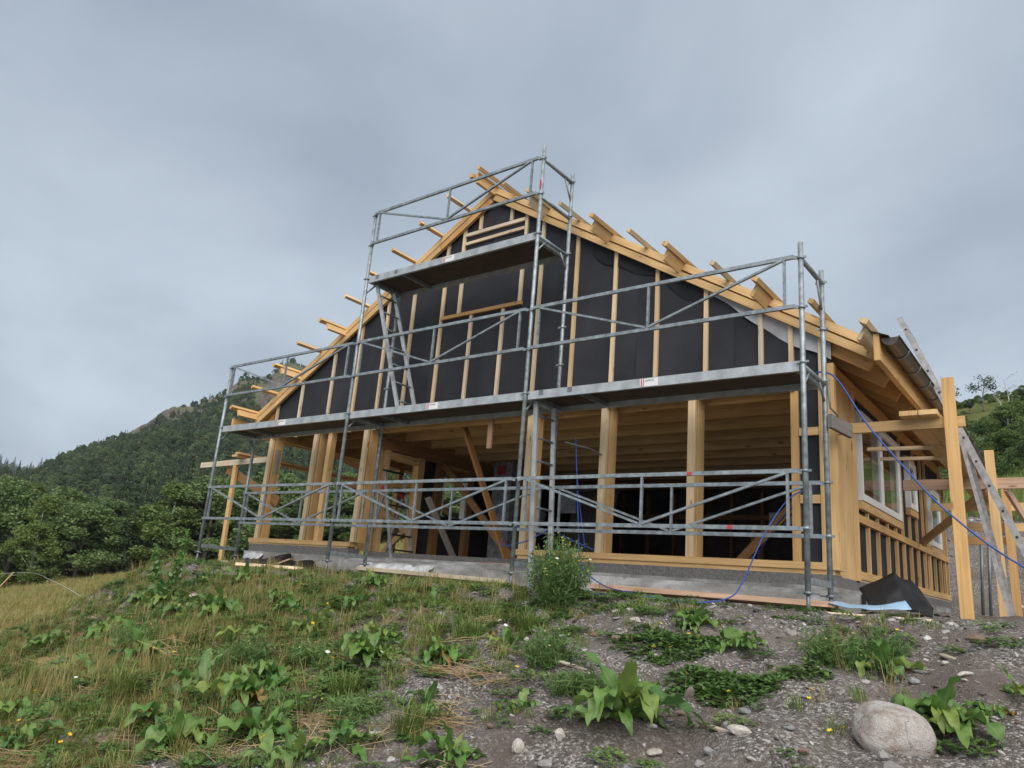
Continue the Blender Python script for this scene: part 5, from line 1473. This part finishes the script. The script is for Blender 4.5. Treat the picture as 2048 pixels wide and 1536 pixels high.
WHT = [(-2.28, -3.34), (-1.33, -3.63), (1.1, -1.55), (1.37, -1.81), (0.74, -2.45), (0.91, -2.47), (1.61, -1.77), (1.75, -1.81), (0.43, -1.47), (0.33, -2.61), (3.87, -1.58), (1.22, -2.66)]
for i, (x, y) in enumerate(WHT):
    z = gz(x, y); h = rnd.uniform(0.08, 0.16)
    t = thing('white_flower', (x, y, z), 'small white wildflower head on the weedy bank', 'flower', 'white wildflowers on the bank')
    tb([(x, y, z - 0.01), (x + 0.004, y, z + h)], 0.0016, 4).build('stem', 'stem_green', t)
    place('petals', F_DAISY, (x + 0.004, y, z + h), t, rot=(rnd.uniform(0.1, .7), rnd.uniform(-.4, .4), rnd.uniform(0, 6)), scale=rnd.uniform(0.016, 0.026))

# ------------------------------------------------------------------ stones
m, nt, b = new_mat('boulder')
L = nt.links.new
tc = nn(nt, 'ShaderNodeTexCoord')
f1 = noise(nt, tc.outputs['Object'], 38, 4, 0.75); f2 = noise(nt, tc.outputs['Object'], 1.1, 6, 0.65, 0.4); f3 = noise(nt, tc.outputs['Object'], 4.5, 6, 0.72)
r1 = ramp_node(nt, [(0.34, (0.22, 0.205, 0.195)), (0.5, (0.42, 0.395, 0.375)), (0.64, (0.53, 0.50, 0.475))]); L(f1, r1.inputs[0])
r2 = ramp_node(nt, [(0.38, (0.70, 0.60, 0.53)), (0.52, (0.98, 0.96, 0.94)), (0.7, (1.06, 1.06, 1.05))]); L(f2, r2.inputs[0])
c1_ = mixrgb(nt, 1.0, r1.outputs[0], r2.outputs[0], 'MULTIPLY')
wv = nn(nt, 'ShaderNodeTexVoronoi', feature='DISTANCE_TO_EDGE'); wv.inputs['Scale'].default_value = 0.9
mpv = nn(nt, 'ShaderNodeMapping'); mpv.inputs['Rotation'].default_value = (0.4, 0.9, 0.3); mpv.inputs['Scale'].default_value = (0.7, 1.6, 1.0)
dn = nn(nt, 'ShaderNodeTexNoise'); dn.inputs['Scale'].default_value = 3.0; L(tc.outputs['Object'], dn.inputs['Vector'])
va = nn(nt, 'ShaderNodeVectorMath', operation='MULTIPLY_ADD'); L(dn.outputs['Color'], va.inputs[0]); va.inputs[1].default_value = (0.35, 0.35, 0.35); L(tc.outputs['Object'], va.inputs[2])
L(va.outputs[0], mpv.inputs[0]); L(mpv.outputs[0], wv.inputs['Vector'])
rc = ramp_node(nt, [(0.0, (0.35, 0.32, 0.30)), (0.018, (1, 1, 1))]); L(wv.outputs['Distance'], rc.inputs[0])
L(mixrgb(nt, 0.7, c1_, rc.outputs[0], 'MULTIPLY'), b.inputs['Base Color'])
b.inputs['Roughness'].default_value = 0.88; b.inputs['Specular IOR Level'].default_value = 0.2
bump(nt, b, f3, 0.55, 0.05)
bz = gz(4.14, -2.36)
bo_me = rock_mesh('boulder', 73, 'boulder', 5, 1.0, 0.05)
for v_ in bo_me.vertices:
    p_ = np.array(v_.co); r0 = np.linalg.norm(p_); q_ = np.abs(p_ / r0)
    k_ = (q_[0] ** 3.2 + q_[1] ** 3.2 + q_[2] ** 3.2) ** (-1 / 3.2)
    u_ = p_ / r0 * k_ * (0.35 * r0 + 0.6)
    if u_[2] > 0.2: u_[:2] *= 1 - 0.22 * (u_[2] - 0.2)
    v_.co = Vector(u_)
place('boulder', bo_me, (4.13, -2.34, bz + 0.072), rot=(0.10, 0.14, 0.55), scale=(0.178, 0.15, 0.135), label='large rounded pale granite boulder at the lower right', category='boulder')
RS = {'stone_grey': [rock_mesh('stone_g%d' % i, 80 + i, 'stone_grey', 2, 0.6, 0.15, True) for i in range(3)], 'stone_pale': [rock_mesh('stone_p%d' % i, 84 + i, 'stone_pale', 2, 0.55, 0.15, True) for i in range(3)], 'stone_brown': [rock_mesh('stone_b%d' % i, 88 + i, 'stone_brown', 2, 0.6, 0.15, True) for i in range(2)]}
NAMED = [(4.32, -0.72, .10, .07, .07, 'stone_brown', 'flat rust-brown rock on the bank edge below the timber posts'), (3.46, -2.51, .085, .055, .05, 'stone_pale', 'large pale flat stone near the bottom right of centre'), (3.37, -2.68, .05, .04, .04, 'stone_grey', 'grey stone just below the large pale flat stone'),
 (2.1, -1.13, .075, .05, .045, 'stone_pale', 'whitish stone above the buttercup patch'), (1.85, -1.3, .06, .045, .045, 'stone_brown', 'brownish stone left of the whitish stone'), (2.21, -1.59, .065, .045, .05, 'stone_brown', 'reddish stone at the left of the buttercup patch'), (2.02, -1.93, .03, .05, .07, 'stone_pale', 'upright white stone right of the white-flowered clump'),
 (2.48, -1.92, .03, .025, .05, 'stone_pale', 'upright white chip above the largest dock'), (3.04, -2.29, .05, .03, .03, 'stone_brown', 'tan stone right of the largest dock'), (2.64, -2.91, .04, .045, .075, 'stone_pale', 'tall pale stone left below the largest dock'), (2.46, -3.04, .045, .03, .09, 'stone_pale', 'upright pale slab near the bottom at centre'),
 (2.68, -3.09, .065, .05, .05, 'stone_grey', 'grey stone at the bottom edge at centre'), (4.14, -2.60, .05, .03, .05, 'stone_grey', 'grey square stone under the big boulder'), (3.81, -2.64, .05, .03, .03, 'stone_brown', 'rusty stone at the bottom left of the boulder'), (4.21, -1.31, .035, .03, .03, 'stone_pale', 'pale stone above the boulder on bare soil'), (4.09, -1.57, .06, .035, .035, 'stone_grey', 'smooth grey stone just behind the boulder'), (4.34, -1.56, .075, .03, .025, 'stone_pale', 'flat pale slab right behind the boulder'), (3.37, -2.22, .05, .045, .035, 'stone_grey', 'blue-grey flat stone below the right buttercup patch')]
for (x, y, a, c, h_, mt, lab) in NAMED:
    place('stone', rnd.choice(RS[mt]), (x, y, gz(x, y) + h_ * 0.22), rot=(rnd.uniform(-.2, .2), rnd.uniform(-.2, .2), rnd.uniform(0, 6)), scale=(a * 0.8, c * 0.9, h_ * 0.95), label=lab, category='stone')
MORE = [(3.68, -1.93, .03), (3.63, -1.98, .04), (3.49, -1.64, .028), (4.35, -0.96, .03), (4.34, -1.62, .03), (3.71, -2.52, .035), (4.15, -1.41, .02), (2.23, -1.68, .035), (3.55, -2.26, .035), (3.02, -2.41, .03), (-0.14, -2.29, .035), (0.59, -2.81, .04), (0.05, -0.77, .05), (-0.59, -3.4, .07), (3.78, -2.11, .035), (4.5, -1.9, .03), (4.6, -1.93, .035), (3.07, -2.68, .055), (3.37, -2.81, .05), (0.46, -2.67, .035), (2.27, -1.91, .045), (2.28, -1.31, .035), (0.32, -0.86, .045), (-3.82, -1.32, .09), (3.46, -0.34, .04), (3.24, -1.25, .028), (3.7, -1.88, .025), (3.27, -2.03, .03), (1.3, -2.5, .03), (1.7, -2.8, .035), (2.0, -2.75, .04), (2.2, -2.95, .045), (2.9, -2.95, .04), (3.6, -2.75, .04), (3.9, -2.75, .035), (4.4, -2.3, .03), (4.55, -2.2, .03), (0.9, -2.0, .03), (1.6, -1.1, .035), (2.4, -0.9, .03), (2.9, -0.85, .03), (3.6, -0.65, .035), (4.0, -0.5, .03), (4.5, -0.7, .03), (-5.6, -0.55, .06), (-6.35, -0.25, .09)]
rows = {}
for (x, y, s) in MORE:
    mt = rnd.choice(['stone_grey', 'stone_grey', 'stone_pale', 'stone_brown'])
    rows.setdefault(mt, []).append((x, y, s))
CN = {'stone_grey': 'grey', 'stone_pale': 'pale', 'stone_brown': 'brown'}
for mt, lst in rows.items():
    lst.sort(key=lambda q: px_x(q[0], q[1], gz(q[0], q[1])))
    for i, (x, y, s) in enumerate(lst):
        place('stone', rnd.choice(RS[mt]), (x, y, gz(x, y) + s * 0.15), rot=(rnd.uniform(-.3, .3), rnd.uniform(-.3, .3), rnd.uniform(0, 6)), scale=(s * rnd.uniform(0.6, .95), s * rnd.uniform(0.5, .8), s * rnd.uniform(0.5, .8)), label='%s from the left of the small loose %s stones on the bank' % (ORD[i], CN[mt]), category='stone', group='small loose stones on the bank')
dw = rock_mesh('driftwood', 95, 'driftwood', 3, 0.5, 0.2)
for x, y, l, a, lab in ((2.19, -2.13, 0.10, 0.5, 'short weathered wood chunk left of the upright white chip'), (4.22, -1.18, 0.075, -0.6, 'bleached root piece on the soil above the boulder'), (3.3, -2.40, 0.07, 0.6, 'splintered wood chunk beside the large pale flat stone'), (4.6, 3.5, 0.2, 0.4, 'bleached root lying behind the right-hand timber posts')):
    place('wood_piece', dw, (x, y, gz(x, y) + 0.01), rot=(0.1, 0.2, a), scale=(l, 0.022, 0.03), label=lab, category='wood')
# ------------------------------------------------------------------ trees
def crown_decid(seed, h, r, ncl, per, leaf, mat, low=0.08, columnar=0.0):
    rg = np.random.default_rng(seed)
    C_ = []; S = []; cl = []
    for i in range(ncl):
        t = low + (1 - low) * rg.random() ** 0.85
        prof = math.sin(math.pi * min(1, (0.12 + 0.86 * t)) ** 0.8) ** 0.7
        a = rg.uniform(0, 6.283); q = r * prof * (0.45 + 0.6 * math.sqrt(rg.random())) * rg.uniform(0.75, 1.12)
        c = np.array([q * math.cos(a), q * math.sin(a), h * t * rg.uniform(0.93, 1.02)])
        rad = r * rg.uniform(0.20, 0.36)
        cl.append((c, rad))
        p = rg.normal(size=(per, 3)); p /= np.linalg.norm(p, axis=1, keepdims=True)
        p *= (rg.random((per, 1)) ** 0.45) * rad * np.array([1.15, 1.15, 0.8])
        C_.append(c + p); S.append(leaf * rg.uniform(0.6, 1.25, per))
    v, f = cards(np.concatenate(C_), np.concatenate(S), rg, 0.6)
    return fast_mesh('crown', v, f, None, [mat]), cl
def trunk_mesh(seed, h, r, cl, mat, nb=9):
    rg = random.Random(seed)
    mb = MB()
    top = Vector((rg.uniform(-.2, .2), rg.uniform(-.2, .2), h * 0.86))
    pts = curve_pts([(0, 0, -0.3), (rg.uniform(-.1, .1), rg.uniform(-.1, .1), h * 0.35), top], 4)
    mb.tube(pts, r, 7, r * 0.25)
    for c, rad in rg.sample(cl, min(nb, len(cl))):
        z = max(0.15 * h, min(c[2] - 0.25 * h, h * 0.75))
        mb.tube(curve_pts([(0, 0, z), (c[0] * 0.5, c[1] * 0.5, (z + c[2]) / 2 + 0.1), tuple(c)], 3), r * 0.32, 5, r * 0.08)
    return mb.mesh('trunk', Vector((0, 0, 0))), mat
def spruce_meshes(seed, h, r, mat='needles'):
    rg = np.random.default_rng(seed)
    C_ = []; S = []
    nw = int(h * 3.2)
    for i in range(nw):
        t = (i + rg.uniform(0, 0.5)) / nw
        z = h * (0.06 + 0.94 * t); rr = r * (1 - t) ** 0.85 * rg.uniform(0.8, 1.1) + 0.06
        nb = max(4, int(9 * (1 - 0.6 * t)))
        for k in range(nb):
            a = 6.283 * k / nb + rg.uniform(-.3, .3); L_ = rr * rg.uniform(0.75, 1.1)
            n = int(9 + 9 * (1 - t)); u = rg.random(n) ** 0.7
            x = L_ * u
            C_.append(np.stack([x * math.cos(a) + rg.normal(0, 0.10 * L_, n), x * math.sin(a) + rg.normal(0, 0.10 * L_, n), z - 0.30 * x * u + rg.normal(0, 0.05, n)], -1)); S.append(rg.uniform(0.10, 0.21, n) * (1 - 0.3 * t))
    v, f = cards(np.concatenate(C_), np.concatenate(S), rg, 0.42)
    me = fast_mesh('crown', v, f, None, [mat])
    tm = MB().tube([(0, 0, -0.3), (0, 0, h * 0.98)], 0.11, 6, 0.02).mesh('trunk', Vector((0, 0, 0)))
    tm.materials.append(MATS['bark'])
    return me, tm
KINDS = {}
for i, (mat, hh, rr) in enumerate((('foliage_a', 6.5, 2.1), ('foliage_b', 6.8, 1.7), ('foliage_a', 6.0, 2.4), ('foliage_b', 5.4, 2.2))):
    cm, cl = crown_decid(200 + i, hh, rr, 54, 230, 0.10, mat)
    tm, bk_ = trunk_mesh(210 + i, hh, 0.13, cl, 'bark_pale' if i % 2 else 'bark')
    tm.materials.append(MATS[bk_])
    KINDS['decid%d' % i] = (cm, tm)
for i in range(2):
    KINDS['spruce%d' % i] = spruce_meshes(220 + i, 9.0, 1.7 + 0.2 * i)
for i in range(3):
    cm, cl = crown_decid(230 + i, 2.4, 1.35, 26, 150, 0.075, 'foliage_b' if i != 1 else 'foliage_a', 0.02)
    tm, bk_ = trunk_mesh(233 + i, 2.2, 0.045, cl, 'bark_pale', 6); tm.materials.append(MATS[bk_])
    KINDS['bush%d' % i] = (cm, tm)
def tree(kind, x, y, s, label, group, name=None, sz=None, z=None):
    cm, tm = KINDS[kind]
    z = (gz(x, y) - 0.1) if z is None else z
    nm = name or ('spruce_tree' if kind.startswith('spruce') else ('birch_bush' if kind.startswith('bush') else 'deciduous_tree'))
    t = place(nm, None, (x, y, z), None, rot=(0, 0, rnd.uniform(0, 6.28)), scale=(s, s, sz or s), label=label, category='bush' if nm.endswith('bush') else 'tree', group=group)
    for n_, me in (('trunk', tm), ('crown', cm)):
        c = bpy.data.objects.new(n_, me); COL.objects.link(c); c.parent = t
    return t
def polar(az, d):
    return 5 + d * math.sin(R(az)), -6.5 + d * math.cos(R(az))
KW = {'decid0': 'leafy alder-like tree', 'decid1': 'pale green birch tree', 'decid2': 'broad leafy tree', 'decid3': 'round light green tree', 'spruce0': 'dark spruce', 'spruce1': 'dark spruce'}
# front row at the meadow edge: azimuth, distance, height factor
TOPEL = ([-80, -72, -69, -66, -64, -61.4, -59.8, -54, -51, -46, -42, -35], [3.4, 3.4, 4.2, 4.0, 4.5, 5.7, 5.9, 6.6, 7.5, 7.7, 7.2, 7.0])
def fit_h(az, d, x, y, f):
    return (d * math.tan(R(float(np.interp(az, *TOPEL)) * f)) - 2.16) - gz(x, y) + 0.1
front = [(-80, 50, .9), (-77.5, 52, 1.0), (-75.5, 49, .85), (-73.6, 50, .8), (-72, 47, .78), (-70.6, 49, .95), (-69.2, 46, .70), (-68, 50, 1.0), (-66.7, 47, .85), (-65.4, 49, .92), (-64.2, 46, .86), (-62.9, 48, .92), (-61.6, 46, 1.02), (-60.4, 48, 1.0), (-59.2, 46, .98), (-57.9, 47, 1.0), (-56.6, 45, .95), (-55.3, 46, 1.0), (-53.9, 44, .95), (-52.5, 45, 1.02), (-51, 43, .98), (-49.5, 44, 1.0), (-48, 42, 1.0), (-46.4, 43, 1.05), (-44.8, 41, 1.0), (-43.2, 42, .95), (-41.6, 41, 1.0), (-40, 42, 1.0), (-38, 42, 1.0), (-35.5, 43, 1.0)]
for i, (az, d, s) in enumerate(front):
    x, y = polar(az, d)
    k = ['decid0', 'decid1', 'decid2', 'decid3', 'decid0', 'decid2'][(i * 5 + 1) % 6] if i % 6 != 4 else 'spruce%d' % (i % 2)
    hh = {'decid0': 6.5, 'decid1': 6.8, 'decid2': 6.0, 'decid3': 5.4, 'spruce0': 9.0, 'spruce1': 9.0}[k]
    tree(k, x, y, s * 6.3 / min(hh, 7) * (1.15 if k[0] == 'd' else 0.9), '%s, %s from the left in the row along the meadow edge' % (KW[k], ORD[i]), 'trees along the meadow edge', sz=fit_h(az, d, x, y, [0.95, 0.7, 0.85, 1.0, 0.62, 0.9, 0.78][i % 7] if k[0] == 'd' else 1.15) / hh)
# second row: mixed spruce and taller leafy trees
second = [(-79, 62, 'spruce0', .8), (-76, 60, 'decid1', 1.1), (-74.2, 63, 'spruce1', .75), (-71.3, 60, 'decid2', 1.1), (-70.0, 64, 'decid1', 1.15), (-68.6, 59, 'spruce1', .72), (-67.4, 62, 'spruce0', .80), (-66.0, 60, 'decid0', 1.0), (-64.9, 62, 'spruce1', .74), (-63.6, 60, 'spruce0', .80), (-62.2, 61, 'spruce1', .88), (-61.1, 58, 'spruce0', .92), (-60.0, 61, 'spruce1', .95), (-58.8, 58, 'spruce0', .88), (-57.3, 60, 'spruce1', .95), (-55.9, 58, 'decid1', 1.25), (-54.5, 57, 'spruce0', .92), (-53, 56, 'decid2', 1.3), (-51.6, 55, 'spruce1', .98), (-50.2, 55, 'decid0', 1.25), (-48.6, 54, 'spruce0', .9), (-47, 54, 'decid1', 1.3), (-45.5, 53, 'spruce1', .95), (-43.8, 53, 'decid2', 1.3), (-42.2, 52, 'spruce0', .92), (-40.6, 53, 'decid1', 1.25)]
for i, (az, d, k, s) in enumerate(second):
    x, y = polar(az, d)
    hh = {'decid0': 6.5, 'decid1': 6.8, 'decid2': 6.0, 'decid3': 5.4, 'spruce0': 9.0, 'spruce1': 9.0}[k]
    s2 = fit_h(az, d, x, y, ([1.12, 1.22, 1.05, 1.3, 1.16] if k[0] == 's' else [0.9, 0.97, 0.85, 1.0, 0.93])[i % 5]) / hh
    tree(k, x, y, s2 * 1.05, '%s, %s from the left in the row behind the meadow-edge trees' % (KW[k], ORD[i]), 'trees behind the meadow edge')
# bushes and scrub on the hill at the right
r_ = random.Random(41)
hb = []
for k in range(60):
    az = r_.uniform(-10.5, 2.5); d = r_.uniform(41, 56)
    x, y = polar(az, d)
    hb.append((az, d, x, y))
hb.sort()
hb = hb[::2][:30]
for i, (az, d, x, y) in enumerate(hb):
    s = r_.uniform(0.7, 1.3) * (1.0 if d < 49 else 0.6)
    tree('bush%d' % r_.randrange(3), x, y, s, 'birch bush, %s from the left on the hillside at the right' % ORD[i], 'bushes on the right hillside')
# small ragged trees on the hill crest
def crest_tree(az, d, h, style, label, seed):
    x, y = polar(az, d); z = gz(x, y) - 0.1
    rg = np.random.default_rng(seed); rr = random.Random(seed)
    t = place('crest_tree', None, (x, y, z), None, label=label, category='tree', group='small trees on the right hill crest')
    WLOC[t.name] = Vector((x, y, z))
    mb = MB(); top = Vector((x + rr.uniform(-.3, .3), y, z + h))
    mb.tube(curve_pts([(x, y, z), (x + rr.uniform(-.15, .15), y, z + h * .5), top], 4), 0.05, 6, 0.02)
    cs = []
    for i in range(9):
        u = rr.uniform(0.45, 1.0); a = rr.uniform(0, 6.28); l = h * rr.uniform(0.12, 0.3) * (1.2 if style == 'pine' else 0.9)
        p0 = Vector((x, y, z + h * u)); p1 = p0 + Vector((l * math.cos(a), l * math.sin(a), l * rr.uniform(0.2, 0.9)))
        mb.tube([p0, p1], 0.018, 4, 0.007); cs.append(p1)
    mb.build('trunk', 'bark' if style != 'bare' else 'bark_pale', t)
    if style == 'bare':
        n = 60; sz = 0.05
    else:
        n = 420; sz = 0.09
    c = np.array([list(cs[rg.integers(0, len(cs))]) for _ in range(n)]) + rg.normal(0, h * 0.075, (n, 3))
    v, f = cards(c, rg.uniform(0.5, 1.2, n) * sz, rg, 0.5)
    place('crown', fast_mesh('crest_crown', v - np.array([x, y, z])[None], f, None, ['needles' if style == 'pine' else 'foliage_b']), (x, y, z), t)
for i, (az, d, h, st) in enumerate(((-7.3, 60, 2.3, 'pine'), (-6.2, 61, 0.8, 'pine'), (-5.35, 61, 2.3, 'pine'), (-4.5, 60, 1.3, 'bare'), (-3.9, 60, 2.4, 'bare'), (-3.35, 60, 0.9, 'leaf'), (-2.9, 60, 1.1, 'pine'), (-2.45, 60, 1.7, 'pine'), (-1.2, 60, 1.6, 'pine'), (-8.8, 60, 1.8, 'leaf'))):
    crest_tree(az, d, h, st, ('bare thin' if st == 'bare' else 'ragged dark' if st == 'pine' else 'small leafy') + ' tree, %s from the left on the hill crest' % ORD[[3, 1, 2, 4, 5, 6, 7, 8, 9, 0][i] if False else {-8.8: 0, -7.3: 1, -6.2: 2, -5.35: 3, -4.5: 4, -3.9: 5, -3.35: 6, -2.9: 7, -2.45: 8, -1.2: 9}[az]], 300 + i)
# ---- woods on the mountain and scrub on the hill: seen only as a mass
FT = []
for i in range(4):
    cm, cl = crown_decid(400 + i, 5.2, 2.3, 26, 50, 0.28, 'foliage_far', 0.05); FT.append(tmpl('far_tree', cm))
for i in range(2):
    rg = np.random.default_rng(410 + i); n = 420
    t = rg.random(n) ** 1.3; a = rg.uniform(0, 6.283, n); q = 1.5 * (1 - t) ** 0.9 * np.sqrt(rg.random(n)) + 0.05
    v, f = cards(np.stack([q * np.cos(a), q * np.sin(a), 8.0 * t - 0.12 * q], -1), rg.uniform(0.25, 0.45, n) * (1.1 - 0.6 * t), rg, 0.4)
    FT.append(tmpl('far_spruce', fast_mesh('far_spruce', v, f, None, ['needles'])))
rg = np.random.default_rng(88)
n = 19000
az = rg.uniform(-104, -24, n); t = rg.uniform(0.0, 1.06, n) ** 0.9
x, y, z = mountain_pt(az, t)
bare = vnoise(x, y, 0.022, 12) + 0.45 * vnoise(x, y, 0.07, 5)
e_ = 2.0
_, _, zb_ = mountain_pt(az, np.minimum(t + 0.012, 1.2)); slope = np.abs(zb_ - z) / (0.012 * 250)
cliff = (np.abs(az + 55.2) < 2.6) & (t > 0.66) & (t < 0.97) & (vnoise(x, y, 0.05, 2) > -0.12)
keep = (bare < 0.10 + 0.20 * (1 - t)) & ~cliff & (rg.random(n) < np.clip(1.3 - 0.3 * t, 0, 1))
keep |= (t < 0.25) & (rg.random(n) < 0.9)
x, y, z, t, az = x[keep], y[keep], z[keep], t[keep], az[keep]
idx = np.where(rg.random(len(x)) < 0.30 - 0.1 * t, rg.integers(4, 6, len(x)), rg.integers(0, 4, len(x)))
s = rg.uniform(0.5, 1.0, len(x)) * (0.95 - 0.45 * t)
instancer('mountain_forest', np.stack([x, y, z - 0.4], -1), rot_z(len(x), rg, 0.04), np.stack([s, s, s * rg.uniform(0.8, 1.25, len(x))], -1), idx, FT, kind='stuff', label='mixed green forest covering the mountainside at the left', category='forest')
n = 2600
az = rg.uniform(-110, -66, n); dd = rg.uniform(430, 930, n)
x = 5 + dd * np.sin(np.radians(az)); y = -6.5 + dd * np.cos(np.radians(az))
T2 = (dd - 420) / 480; fel2 = np.interp(az, [-125, -100, -85, -76, -73.5, -71.5, -70, -68, -66], [7, 9, 8, 6.7, 6.0, 5.45, 5.0, 3.5, 2])
z = -10 + 900 * np.tan(np.radians(fel2)) * np.where(T2 < 1, T2, 1 - (T2 - 1) * 1.2) + 10 * vnoise(x, y, 0.012, 3) + 5 * vnoise(x, y, 0.05, 8)
s = rg.uniform(1.0, 1.8, n)
instancer('far_forest', np.stack([x, y, z - 1], -1), rot_z(n, rg, 0.03), np.stack([s, s, s], -1), rg.integers(3, 6, n), FT, kind='stuff', label='dark wooded ridge far away at the left edge', category='forest')
n = 4200
x = rg.uniform(-22, 16, n); y = rg.uniform(32, 61, n)
kp = (vnoise(x, y, 0.16, 6) + 0.3 * vnoise(x, y, .5, 1) > -0.22 + 0.012 * np.maximum(y - 46, 0))
x, y = x[kp], y[kp]; z = ground_h(x, y) - 0.15
s = rg.uniform(0.12, 0.36, len(x)) * np.where(rg.random(len(x)) < 0.2, 1.6, 1)
SC = [tmpl('scrub', KINDS['bush%d' % i][0]) for i in range(3)]
s = s * 1.5 * np.where(y > 50, 0.4, 0.9)
instancer('hill_scrub', np.stack([x, y, z], -1), rot_z(len(x), rg, 0.05), np.stack([s, s, s * 0.8], -1), rg.integers(0, 3, len(x)), SC, kind='stuff', label='low green scrub over the hillside at the right', category='scrub')
# thin electric fence line in the meadow at the far left
fp = thing('fence_line', (-36.3, 8.1, gz(-36.3, 8.1)), 'thin meadow fence with leaning tan post and white wire at the left edge', 'fence')
pz = gz(-36.3, 8.1)
bm((-36.5, 7.95, pz - 0.1), (-36.1, 8.4, pz + 0.85), 0.05, 0.05).build('fence_post', 'stem_tan', fp)
qz = gz(-12.9, 2.4)
bm((-12.9, 2.4, qz - 0.1), (-12.9, 2.4, qz + 0.55), 0.018, 0.018).build('fence_post', 'stem_tan', fp)
MB().tube(curve_pts([(-44.0, 6.0, gz(-44, 6) + 0.8), (-36.1, 8.4, pz + 0.82), (-24.0, 5.3, gz(-24, 5.3) + 0.52), (-12.9, 2.4, qz + 0.52)], 6), 0.0055, 5).build('wire', 'plastic_white', fp)

# ------------------------------------------------------------------ damp air between the house and the mountain
m = bpy.data.materials.new('air'); m.use_nodes = True; MATS['air'] = m
nt = m.node_tree
nt.nodes.remove(nt.nodes['Principled BSDF'])
pv = nt.nodes.new('ShaderNodeVolumePrincipled')
pv.inputs['Color'].default_value = (0.80, 0.88, 1.0, 1)
pv.inputs['Density'].default_value = 0.0002
nt.links.new(pv.outputs[0], nt.nodes['Material Output'].inputs['Volume'])
hz = MB().box(-1000, 250, -90, 900, -75, 150).build('haze', 'air', None, kind='stuff', label='thin damp haze lying over the valley', category='haze')
